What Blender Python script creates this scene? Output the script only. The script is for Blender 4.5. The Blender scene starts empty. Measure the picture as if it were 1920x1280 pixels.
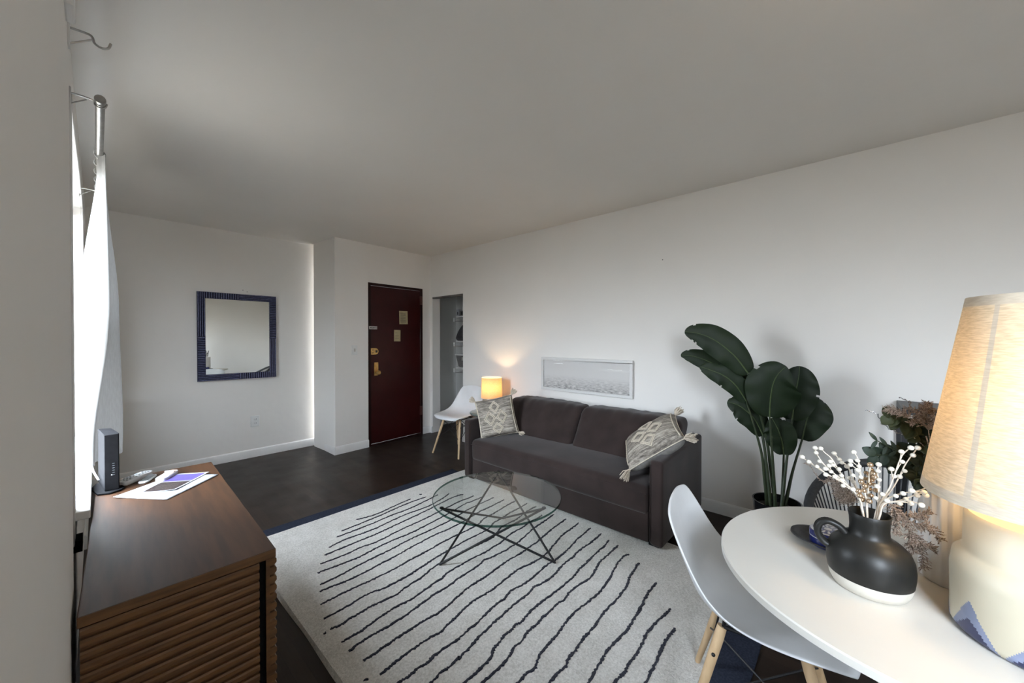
import bpy, bmesh, math, random
from math import sin, cos, pi, radians, sqrt, atan2, tan
from mathutils import Vector, Matrix, noise
random.seed(7)
SC = bpy.context.scene
COL = SC.collection

# ------------------------------------------------------------------ tagging
def tag(o, label=None, cat=None, group=None, kind=None):
    if label: o['label'] = label
    if cat: o['category'] = cat
    if group: o['group'] = group
    if kind: o['kind'] = kind
    return o
def thing(name, label, cat, loc=(0, 0, 0), rz=0.0, group=None, kind=None):
    o = bpy.data.objects.new(name, None); COL.objects.link(o)
    o.location = loc; o.rotation_euler = (0, 0, rz); o.empty_display_size = .05
    return tag(o, label, cat, group, kind)

# ------------------------------------------------------------------ materials
def nt(name):
    m = bpy.data.materials.new(name); m.use_nodes = True
    t = m.node_tree; t.nodes.clear()
    return m, t
def node(t, ty, **kw):
    n = t.nodes.new(ty)
    for k, v in kw.items():
        if k.startswith('i_'): n.inputs[k[2:].replace('_', ' ')].default_value = v
        else: setattr(n, k, v)
    return n
def c4(c): return (c[0], c[1], c[2], 1.0)
def coords(t, stretch=None):
    tc = node(t, 'ShaderNodeTexCoord')
    mp = node(t, 'ShaderNodeMapping')
    t.links.new(tc.outputs['Object'], mp.inputs['Vector'])
    if stretch: mp.inputs['Scale'].default_value = stretch
    return mp.outputs['Vector']
def pm(name, a, b=None, sc=12, rough=.5, bump=0, bsc=60, bdist=.002, metal=0, spec=.5, sheen=0, coat=0, stretch=None, detail=3, contrast=(.35, .65), emit=None, est=0, bstretch=None):
    m, t = nt(name)
    out = node(t, 'ShaderNodeOutputMaterial'); p = node(t, 'ShaderNodeBsdfPrincipled')
    t.links.new(p.outputs[0], out.inputs[0])
    b = b or tuple(min(1, x * .9) for x in a)
    v = coords(t, stretch)
    n = node(t, 'ShaderNodeTexNoise'); n.inputs['Scale'].default_value = sc; n.inputs['Detail'].default_value = detail
    t.links.new(v, n.inputs['Vector'])
    r = node(t, 'ShaderNodeValToRGB')
    r.color_ramp.elements[0].position, r.color_ramp.elements[1].position = contrast
    r.color_ramp.elements[0].color = c4(a); r.color_ramp.elements[1].color = c4(b)
    t.links.new(n.outputs['Fac'], r.inputs['Fac']); t.links.new(r.outputs['Color'], p.inputs['Base Color'])
    p.inputs['Roughness'].default_value = rough; p.inputs['Metallic'].default_value = metal
    p.inputs['Specular IOR Level'].default_value = spec
    if sheen:
        p.inputs['Sheen Weight'].default_value = sheen; p.inputs['Sheen Roughness'].default_value = .5
    if coat: p.inputs['Coat Weight'].default_value = coat
    if emit:
        p.inputs['Emission Color'].default_value = c4(emit); p.inputs['Emission Strength'].default_value = est
    if bump:
        n2 = node(t, 'ShaderNodeTexNoise'); n2.inputs['Scale'].default_value = bsc; n2.inputs['Detail'].default_value = 4
        t.links.new(coords(t, bstretch) if bstretch else v, n2.inputs['Vector'])
        bp = node(t, 'ShaderNodeBump'); bp.inputs['Strength'].default_value = bump; bp.inputs['Distance'].default_value = bdist
        t.links.new(n2.outputs['Fac'], bp.inputs['Height']); t.links.new(bp.outputs['Normal'], p.inputs['Normal'])
    return m
def glass(name, tint, edge=False, ior=1.5):
    m, t = nt(name)
    out = node(t, 'ShaderNodeOutputMaterial')
    tr = node(t, 'ShaderNodeBsdfTransparent'); gl = node(t, 'ShaderNodeBsdfGlossy'); mx = node(t, 'ShaderNodeMixShader')
    n = node(t, 'ShaderNodeTexNoise'); n.inputs['Scale'].default_value = 3
    t.links.new(coords(t), n.inputs['Vector'])
    r = node(t, 'ShaderNodeValToRGB'); r.color_ramp.elements[0].color = c4(tint); r.color_ramp.elements[1].color = c4([x * .985 for x in tint])
    t.links.new(n.outputs['Fac'], r.inputs['Fac']); t.links.new(r.outputs['Color'], tr.inputs['Color'])
    gl.inputs['Roughness'].default_value = .01
    f = node(t, 'ShaderNodeFresnel'); f.inputs['IOR'].default_value = ior
    gm = node(t, 'ShaderNodeNewGeometry'); iv = node(t, 'ShaderNodeMath', operation='SUBTRACT'); iv.inputs[0].default_value = 1
    t.links.new(gm.outputs['Backfacing'], iv.inputs[1])
    mu = node(t, 'ShaderNodeMath', operation='MULTIPLY'); t.links.new(f.outputs[0], mu.inputs[0]); t.links.new(iv.outputs[0], mu.inputs[1])
    t.links.new(mu.outputs[0], mx.inputs[0]); t.links.new(tr.outputs[0], mx.inputs[1]); t.links.new(gl.outputs[0], mx.inputs[2])
    t.links.new(mx.outputs[0], out.inputs[0])
    return m
def cloth(name, a, b, trans=.4, sc=200, stretch=(1, 1, 1), bump=.3, tcol=None):
    m, t = nt(name)
    out = node(t, 'ShaderNodeOutputMaterial')
    d = node(t, 'ShaderNodeBsdfDiffuse'); tl = node(t, 'ShaderNodeBsdfTranslucent'); mx = node(t, 'ShaderNodeMixShader')
    v = coords(t, stretch)
    n = node(t, 'ShaderNodeTexNoise'); n.inputs['Scale'].default_value = sc; n.inputs['Detail'].default_value = 4
    t.links.new(v, n.inputs['Vector'])
    r = node(t, 'ShaderNodeValToRGB'); r.color_ramp.elements[0].position = .35; r.color_ramp.elements[1].position = .65
    r.color_ramp.elements[0].color = c4(a); r.color_ramp.elements[1].color = c4(b)
    t.links.new(n.outputs['Fac'], r.inputs['Fac'])
    t.links.new(r.outputs['Color'], d.inputs['Color'])
    if tcol:
        mm = node(t, 'ShaderNodeMix', data_type='RGBA', blend_type='MULTIPLY'); mm.inputs['Factor'].default_value = 1
        t.links.new(r.outputs['Color'], mm.inputs['A']); mm.inputs['B'].default_value = c4(tcol)
        t.links.new(mm.outputs['Result'], tl.inputs['Color'])
    else: t.links.new(r.outputs['Color'], tl.inputs['Color'])
    bp = node(t, 'ShaderNodeBump'); bp.inputs['Strength'].default_value = bump; bp.inputs['Distance'].default_value = .001
    t.links.new(n.outputs['Fac'], bp.inputs['Height'])
    t.links.new(bp.outputs['Normal'], d.inputs['Normal'])
    mx.inputs[0].default_value = trans
    t.links.new(d.outputs[0], mx.inputs[1]); t.links.new(tl.outputs[0], mx.inputs[2]); t.links.new(mx.outputs[0], out.inputs[0])
    return m
def floor_mat():
    m, t = nt('dark_parquet')
    out = node(t, 'ShaderNodeOutputMaterial'); p = node(t, 'ShaderNodeBsdfPrincipled'); t.links.new(p.outputs[0], out.inputs[0])
    tc = node(t, 'ShaderNodeTexCoord'); mp = node(t, 'ShaderNodeMapping')
    mp.inputs['Rotation'].default_value = (0, 0, pi / 2)
    t.links.new(tc.outputs['Object'], mp.inputs['Vector'])
    br = node(t, 'ShaderNodeTexBrick'); br.offset = .37; br.squash = 1
    br.inputs['Color1'].default_value = c4((.016, .0095, .007)); br.inputs['Color2'].default_value = c4((.030, .0185, .013)); br.inputs['Mortar'].default_value = c4((.008, .006, .005))
    br.inputs['Scale'].default_value = 1; br.inputs['Brick Width'].default_value = .42; br.inputs['Row Height'].default_value = .057
    br.inputs['Mortar Size'].default_value = .0009; br.inputs['Mortar Smooth'].default_value = .3; br.inputs['Bias'].default_value = -.1
    t.links.new(mp.outputs[0], br.inputs['Vector'])
    mp2 = node(t, 'ShaderNodeMapping'); mp2.inputs['Scale'].default_value = (40, 3, 10); t.links.new(tc.outputs['Object'], mp2.inputs['Vector'])
    n = node(t, 'ShaderNodeTexNoise'); n.inputs['Scale'].default_value = 2.5; n.inputs['Detail'].default_value = 6
    t.links.new(mp2.outputs[0], n.inputs['Vector'])
    mm = node(t, 'ShaderNodeMix', data_type='RGBA', blend_type='OVERLAY'); mm.inputs['Factor'].default_value = .45
    t.links.new(br.outputs['Color'], mm.inputs['A']); t.links.new(n.outputs['Fac'], mm.inputs['B']); t.links.new(mm.outputs['Result'], p.inputs['Base Color'])
    n3 = node(t, 'ShaderNodeTexNoise'); n3.inputs['Scale'].default_value = 5; n3.inputs['Detail'].default_value = 5
    t.links.new(tc.outputs['Object'], n3.inputs['Vector'])
    mr = node(t, 'ShaderNodeMapRange'); mr.inputs['To Min'].default_value = .24; mr.inputs['To Max'].default_value = .50
    t.links.new(n3.outputs['Fac'], mr.inputs['Value']); t.links.new(mr.outputs[0], p.inputs['Roughness'])
    p.inputs['Specular IOR Level'].default_value = .18
    bp = node(t, 'ShaderNodeBump'); bp.inputs['Strength'].default_value = .25; bp.inputs['Distance'].default_value = .002
    mb = node(t, 'ShaderNodeMath', operation='ADD'); t.links.new(n3.outputs['Fac'], mb.inputs[0]); t.links.new(br.outputs['Fac'], mb.inputs[1])
    t.links.new(mb.outputs[0], bp.inputs['Height']); t.links.new(bp.outputs['Normal'], p.inputs['Normal'])
    return m
def wall_mat(name, a, b, seedv=0):
    m, t = nt(name)
    out = node(t, 'ShaderNodeOutputMaterial'); p = node(t, 'ShaderNodeBsdfPrincipled'); t.links.new(p.outputs[0], out.inputs[0])
    tc = node(t, 'ShaderNodeTexCoord')
    n = node(t, 'ShaderNodeTexNoise'); n.inputs['Scale'].default_value = 1.3; n.inputs['Detail'].default_value = 3
    t.links.new(tc.outputs['Object'], n.inputs['Vector'])
    r = node(t, 'ShaderNodeValToRGB'); r.color_ramp.elements[0].position = .3; r.color_ramp.elements[1].position = .7
    r.color_ramp.elements[0].color = c4(a); r.color_ramp.elements[1].color = c4(b)
    t.links.new(n.outputs['Fac'], r.inputs['Fac']); t.links.new(r.outputs['Color'], p.inputs['Base Color'])
    p.inputs['Roughness'].default_value = .62; p.inputs['Specular IOR Level'].default_value = .35
    n2 = node(t, 'ShaderNodeTexNoise'); n2.inputs['Scale'].default_value = 5.0; n2.inputs['Detail'].default_value = 2
    n3 = node(t, 'ShaderNodeTexNoise'); n3.inputs['Scale'].default_value = 120; n3.inputs['Detail'].default_value = 3
    for q in (n2, n3): t.links.new(tc.outputs['Object'], q.inputs['Vector'])
    b1 = node(t, 'ShaderNodeBump'); b1.inputs['Strength'].default_value = .35; b1.inputs['Distance'].default_value = .012
    b2 = node(t, 'ShaderNodeBump'); b2.inputs['Strength'].default_value = .15; b2.inputs['Distance'].default_value = .001
    t.links.new(n2.outputs['Fac'], b1.inputs['Height']); t.links.new(n3.outputs['Fac'], b2.inputs['Height'])
    t.links.new(b1.outputs['Normal'], b2.inputs['Normal']); t.links.new(b2.outputs['Normal'], p.inputs['Normal'])
    return m
def rug_mat(name, a, b, rough=.95):
    m, t = nt(name)
    out = node(t, 'ShaderNodeOutputMaterial'); p = node(t, 'ShaderNodeBsdfPrincipled'); t.links.new(p.outputs[0], out.inputs[0])
    tc = node(t, 'ShaderNodeTexCoord')
    n = node(t, 'ShaderNodeTexNoise'); n.inputs['Scale'].default_value = 105; n.inputs['Detail'].default_value = 5; n.inputs['Roughness'].default_value = .7
    n2 = node(t, 'ShaderNodeTexNoise'); n2.inputs['Scale'].default_value = 9; n2.inputs['Detail'].default_value = 3
    for q in (n, n2): t.links.new(tc.outputs['Object'], q.inputs['Vector'])
    ad = node(t, 'ShaderNodeMath', operation='MULTIPLY_ADD'); ad.inputs[1].default_value = .35
    t.links.new(n2.outputs['Fac'], ad.inputs[0]); t.links.new(n.outputs['Fac'], ad.inputs[2])
    r = node(t, 'ShaderNodeValToRGB'); r.color_ramp.elements[0].position = .50; r.color_ramp.elements[1].position = .82
    r.color_ramp.elements[0].color = c4(a); r.color_ramp.elements[1].color = c4(b)
    t.links.new(ad.outputs[0], r.inputs['Fac']); t.links.new(r.outputs['Color'], p.inputs['Base Color'])
    p.inputs['Roughness'].default_value = rough; p.inputs['Specular IOR Level'].default_value = .1
    p.inputs['Sheen Weight'].default_value = .15
    bp = node(t, 'ShaderNodeBump'); bp.inputs['Strength'].default_value = .9; bp.inputs['Distance'].default_value = .009
    t.links.new(ad.outputs[0], bp.inputs['Height']); t.links.new(bp.outputs['Normal'], p.inputs['Normal'])
    return m
def print_mat():
    # pale seascape print: plain mist above, fine dark ripples growing downwards (object z, 0 at print bottom)
    m, t = nt('seascape_print')
    out = node(t, 'ShaderNodeOutputMaterial'); p = node(t, 'ShaderNodeBsdfPrincipled'); t.links.new(p.outputs[0], out.inputs[0])
    tc = node(t, 'ShaderNodeTexCoord'); sp = node(t, 'ShaderNodeSeparateXYZ'); t.links.new(tc.outputs['Object'], sp.inputs[0])
    mp = node(t, 'ShaderNodeMapping'); mp.inputs['Scale'].default_value = (1, 14, 75); t.links.new(tc.outputs['Object'], mp.inputs['Vector'])
    n = node(t, 'ShaderNodeTexNoise'); n.inputs['Scale'].default_value = 1.6; n.inputs['Detail'].default_value = 5; n.inputs['Roughness'].default_value = .6
    t.links.new(mp.outputs[0], n.inputs['Vector'])
    rp = node(t, 'ShaderNodeMapRange'); rp.inputs['From Min'].default_value = .36; rp.inputs['From Max'].default_value = .66
    t.links.new(n.outputs['Fac'], rp.inputs['Value'])
    dp = node(t, 'ShaderNodeMapRange'); dp.inputs['From Min'].default_value = .14; dp.inputs['From Max'].default_value = .0; dp.inputs['To Min'].default_value = 0; dp.inputs['To Max'].default_value = .95
    t.links.new(sp.outputs['Z'], dp.inputs['Value'])
    mu = node(t, 'ShaderNodeMath', operation='MULTIPLY'); t.links.new(rp.outputs[0], mu.inputs[0]); t.links.new(dp.outputs[0], mu.inputs[1])
    r = node(t, 'ShaderNodeValToRGB'); r.color_ramp.elements[0].color = c4((.76, .74, .715)); r.color_ramp.elements[1].color = c4((.13, .12, .12))
    t.links.new(mu.outputs[0], r.inputs['Fac']); t.links.new(r.outputs['Color'], p.inputs['Base Color']); p.inputs['Roughness'].default_value = .7
    return m
def pillow_mat():
    m, t = nt('heathered_weave')
    out = node(t, 'ShaderNodeOutputMaterial'); p = node(t, 'ShaderNodeBsdfPrincipled'); t.links.new(p.outputs[0], out.inputs[0])
    tc = node(t, 'ShaderNodeTexCoord')
    mp = node(t, 'ShaderNodeMapping'); mp.inputs['Scale'].default_value = (18, 150, 40); t.links.new(tc.outputs['Object'], mp.inputs['Vector'])
    n = node(t, 'ShaderNodeTexNoise'); n.inputs['Scale'].default_value = 1; n.inputs['Detail'].default_value = 5; n.inputs['Roughness'].default_value = .7
    t.links.new(mp.outputs[0], n.inputs['Vector'])
    mp2 = node(t, 'ShaderNodeMapping'); mp2.inputs['Scale'].default_value = (.6, 26, 4); t.links.new(tc.outputs['Object'], mp2.inputs['Vector'])
    n2 = node(t, 'ShaderNodeTexNoise'); n2.inputs['Scale'].default_value = 1; n2.inputs['Detail'].default_value = 2; t.links.new(mp2.outputs[0], n2.inputs['Vector'])
    ad = node(t, 'ShaderNodeMath', operation='MULTIPLY_ADD'); ad.inputs[1].default_value = .6
    t.links.new(n2.outputs['Fac'], ad.inputs[0]); t.links.new(n.outputs['Fac'], ad.inputs[2])
    r = node(t, 'ShaderNodeValToRGB'); r.color_ramp.elements[0].position = .62; r.color_ramp.elements[1].position = 1.0
    r.color_ramp.elements[0].color = c4((.085, .075, .066)); r.color_ramp.elements[1].color = c4((.52, .47, .40))
    e = r.color_ramp.elements.new(.78); e.color = c4((.22, .195, .165))
    t.links.new(ad.outputs[0], r.inputs['Fac']); t.links.new(r.outputs['Color'], p.inputs['Base Color']); p.inputs['Roughness'].default_value = .95
    p.inputs['Specular IOR Level'].default_value = .1
    bp = node(t, 'ShaderNodeBump'); bp.inputs['Strength'].default_value = .6; bp.inputs['Distance'].default_value = .004
    t.links.new(ad.outputs[0], bp.inputs['Height']); t.links.new(bp.outputs['Normal'], p.inputs['Normal'])
    return m
def leaf_mat(name, a, b, rib=0.0):
    m, t = nt(name)
    out = node(t, 'ShaderNodeOutputMaterial'); p = node(t, 'ShaderNodeBsdfPrincipled'); t.links.new(p.outputs[0], out.inputs[0])
    v = coords(t); n = node(t, 'ShaderNodeTexNoise'); n.inputs['Scale'].default_value = 9; n.inputs['Detail'].default_value = 4; t.links.new(v, n.inputs['Vector'])
    r = node(t, 'ShaderNodeValToRGB'); r.color_ramp.elements[0].position = .3; r.color_ramp.elements[1].position = .7
    r.color_ramp.elements[0].color = c4(a); r.color_ramp.elements[1].color = c4(b)
    t.links.new(n.outputs['Fac'], r.inputs['Fac']); t.links.new(r.outputs['Color'], p.inputs['Base Color'])
    p.inputs['Roughness'].default_value = .55; p.inputs['Specular IOR Level'].default_value = .3
    return m

# ------------------------------------------------------------------ mesh builder
class MB:
    def __init__(s): s.v = []; s.f = []; s.m = []
    def add(s, vs, fs, mi=0):
        o = len(s.v); s.v += [tuple(q) for q in vs]
        for f in fs: s.f.append(tuple(i + o for i in f)); s.m.append(mi)
        return s
    def box(s, x0, x1, y0, y1, z0, z1, mi=0):
        vs = [(x, y, z) for x in (x0, x1) for y in (y0, y1) for z in (z0, z1)]
        return s.add(vs, [(0, 1, 3, 2), (4, 6, 7, 5), (0, 4, 5, 1), (2, 3, 7, 6), (0, 2, 6, 4), (1, 5, 7, 3)], mi)
    def obox(s, c, ax, ay, az, hx, hy, hz, mi=0):
        c = Vector(c); ax = Vector(ax).normalized(); ay = Vector(ay).normalized(); az = Vector(az).normalized()
        vs = [c + ax * (i * hx) + ay * (j * hy) + az * (k * hz) for i in (-1, 1) for j in (-1, 1) for k in (-1, 1)]
        return s.add(vs, [(0, 1, 3, 2), (4, 6, 7, 5), (0, 4, 5, 1), (2, 3, 7, 6), (0, 2, 6, 4), (1, 5, 7, 3)], mi)
    def tube(s, path, r, n=8, mi=0, closed=False, cap=True, flat=None):
        P = [Vector(p) for p in path]; N = len(P)
        if N < 2: return s
        R = list(r) if isinstance(r, (list, tuple)) else [r] * N
        vs = []; up = None
        for i, p in enumerate(P):
            if closed: d = P[(i + 1) % N] - P[i - 1]
            else: d = P[min(i + 1, N - 1)] - P[max(i - 1, 0)]
            if d.length < 1e-9: d = Vector((0, 0, 1))
            d.normalize()
            if up is None:
                up = Vector((0, 0, 1)) if abs(d.z) < .9 else Vector((1, 0, 0))
            a = d.cross(up)
            if a.length < 1e-6: a = d.orthogonal()
            a.normalize(); b = a.cross(d).normalized(); up = b
            for k in range(n):
                t = 2 * pi * k / n
                vs.append(p + a * (cos(t) * R[i]) + b * (sin(t) * R[i]))
        fs = []
        for i in range(N if closed else N - 1):
            j = (i + 1) % N
            for k in range(n):
                k2 = (k + 1) % n
                fs.append((i * n + k, i * n + k2, j * n + k2, j * n + k))
        if cap and not closed:
            fs.append(tuple(range(n - 1, -1, -1))); fs.append(tuple((N - 1) * n + k for k in range(n)))
        return s.add(vs, fs, mi)
    def lathe(s, prof, c=(0, 0, 0), n=32, mi=0, mfun=None, axis=None):
        vs = []; fs = []; ms = []; cx, cy, cz = c
        for r, z in prof:
            for k in range(n):
                t = 2 * pi * k / n
                if axis is None: vs.append((cx + r * cos(t), cy + r * sin(t), cz + z))
                else:
                    a, b, d = axis
                    q = Vector(c) + a * (r * cos(t)) + b * (r * sin(t)) + d * z; vs.append(tuple(q))
        o = len(s.v); s.v += vs
        for i in range(len(prof) - 1):
            for k in range(n):
                k2 = (k + 1) % n
                if prof[i][0] < 1e-6 and prof[i + 1][0] < 1e-6: continue
                s.f.append((o + i * n + k, o + i * n + k2, o + (i + 1) * n + k2, o + (i + 1) * n + k))
                s.m.append(mfun(i, k) if mfun else mi)
        return s
    def grid(s, fn, nu, nv, mi=0, mfun=None):
        vs = [fn(i / nu, j / nv) for i in range(nu + 1) for j in range(nv + 1)]
        o = len(s.v); s.v += [tuple(q) for q in vs]; w = nv + 1
        for i in range(nu):
            for j in range(nv):
                s.f.append((o + i * w + j, o + (i + 1) * w + j, o + (i + 1) * w + j + 1, o + i * w + j + 1)); s.m.append(mfun(i, j) if mfun else mi)
        return s
    def sphere(s, c, r, n=10, m=6, mi=0, sc=(1, 1, 1)):
        vs = [(c[0], c[1], c[2] + r * sc[2])]
        for i in range(1, m):
            a = pi * i / m
            for k in range(n):
                b = 2 * pi * k / n
                vs.append((c[0] + r * sc[0] * sin(a) * cos(b), c[1] + r * sc[1] * sin(a) * sin(b), c[2] + r * sc[2] * cos(a)))
        vs.append((c[0], c[1], c[2] - r * sc[2])); fs = []
        for k in range(n): fs.append((0, 1 + k, 1 + (k + 1) % n))
        for i in range(m - 2):
            for k in range(n):
                a = 1 + i * n + k; b = 1 + i * n + (k + 1) % n
                fs.append((a, a + n, b + n, b))
        L = len(vs) - 1
        for k in range(n): fs.append((L, L - n + (k + 1) % n, L - n + k))
        return s.add(vs, fs, mi)
    def prism(s, poly, d, mi=0):
        # poly: list of 3D points, extruded by vector d
        n = len(poly); P = [Vector(p) for p in poly]; d = Vector(d)
        vs = P + [p + d for p in P]
        fs = [tuple(range(n - 1, -1, -1)), tuple(range(n, 2 * n))] + [(i, (i + 1) % n, n + (i + 1) % n, n + i) for i in range(n)]
        return s.add(vs, fs, mi)
    def rbox(s, c, h, r, mi=0, nn=(10, 10, 6), deform=None):
        def samp(hh, n):
            rr = min(r, hh * .99); e = [-hh, -hh + rr * .12, -hh + rr * .35, -hh + rr * .65, -hh + rr]
            mid = [(-hh + rr) + (2 * (hh - rr)) * k / n for k in range(1, n)]
            return e + mid + [-q for q in reversed(e)]
        S = [samp(h[i], nn[i]) for i in range(3)]
        idx = {}; vs = []; fs = []
        def V(p):
            key = tuple(round(q, 6) for q in p)
            if key not in idx:
                q = Vector(p); cl = Vector([max(-(h[i] - min(r, h[i] * .99)), min(h[i] - min(r, h[i] * .99), q[i])) for i in range(3)])
                d = q - cl
                if d.length > 1e-9: q = cl + d.normalized() * min(r, min(h) * .99 if False else r)
                if deform: q = Vector(deform(q))
                idx[key] = len(vs); vs.append((q[0] + c[0], q[1] + c[1], q[2] + c[2]))
            return idx[key]
        for ax in range(3):
            u, v = [(1, 2), (2, 0), (0, 1)][ax]
            for sg in (-1, 1):
                for i in range(len(S[u]) - 1):
                    for j in range(len(S[v]) - 1):
                        q = []
                        for a, b in ((i, j), (i + 1, j), (i + 1, j + 1), (i, j + 1)):
                            p = [0, 0, 0]; p[ax] = sg * h[ax]; p[u] = S[u][a]; p[v] = S[v][b]; q.append(V(p))
                        if sg < 0: q.reverse()
                        if len(set(q)) >= 3: fs.append(tuple(q))
        return s.add(vs, fs, mi)
    def build(s, name, mats, parent=None, origin=None, smooth=True, ang=40, bevel=0, bseg=2, solid=0, sub=0, rel=True, rz=0, recalc=True, soff=0):
        me = bpy.data.meshes.new(name)
        vs = s.v
        if parent is not None and rel and origin is None:
            o = parent.location
            p = parent.parent
            vs = [(x - o[0], y - o[1], z - o[2]) for x, y, z in vs]
            while p is not None:
                q = p.location; vs = [(x - q[0], y - q[1], z - q[2]) for x, y, z in vs]; p = p.parent
        elif origin is not None:
            vs = [(x - origin[0], y - origin[1], z - origin[2]) for x, y, z in vs]
        me.from_pydata(vs, [], s.f)
        if not isinstance(mats, (list, tuple)): mats = [mats]
        for m in mats: me.materials.append(m)
        me.polygons.foreach_set('material_index', s.m)
        bm = bmesh.new(); bm.from_mesh(me)
        bmesh.ops.remove_doubles(bm, verts=bm.verts, dist=1e-6)
        if recalc: bmesh.ops.recalc_face_normals(bm, faces=bm.faces)
        bm.to_mesh(me); bm.free()
        if smooth:
            me.polygons.foreach_set('use_smooth', [True] * len(me.polygons))
            me.set_sharp_from_angle(angle=radians(ang))
        ob = bpy.data.objects.new(name, me); COL.objects.link(ob)
        if parent is not None: ob.parent = parent
        if origin is not None and parent is None: ob.location = origin
        if rz: ob.rotation_euler = (0, 0, rz)
        if solid:
            q = ob.modifiers.new('thickness', 'SOLIDIFY'); q.thickness = solid; q.offset = soff
        if bevel:
            q = ob.modifiers.new('bevel', 'BEVEL'); q.width = bevel; q.segments = bseg; q.limit_method = 'ANGLE'; q.angle_limit = radians(40)
        if sub:
            q = ob.modifiers.new('subdivision', 'SUBSURF'); q.levels = sub; q.render_levels = sub
        return ob

def lerp(a, b, t): return a + (b - a) * t
def sstep(a, b, x):
    t = max(0, min(1, (x - a) / (b - a))); return t * t * (3 - 2 * t)
def pchip(pts, t):
    # catmull-rom through list of tuples, t in 0..1
    n = len(pts) - 1; x = max(0, min(.999999, t)) * n; i = int(x); f = x - i
    P = lambda k: Vector(pts[max(0, min(n, k))])
    a, b, c, d = P(i - 1), P(i), P(i + 1), P(i + 2)
    return .5 * ((2 * b) + (c - a) * f + (2 * a - 5 * b + 4 * c - d) * f * f + (3 * b - a - 3 * c + d) * f ** 3)
def smooth_path(pts, n): return [pchip(pts, k / (n - 1)) for k in range(n)]
def dup(root, loc, rz=None, label=None, group=None):
    r = root.copy(); COL.objects.link(r); r.location = loc
    if rz is not None: r.rotation_euler = (0, 0, rz)
    if label: r['label'] = label
    if group: r['group'] = group
    for ch in list(root.children):
        c = ch.copy(); COL.objects.link(c); c.parent = r
        for g in list(ch.children):
            d = g.copy(); COL.objects.link(d); d.parent = c
    return r
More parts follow.
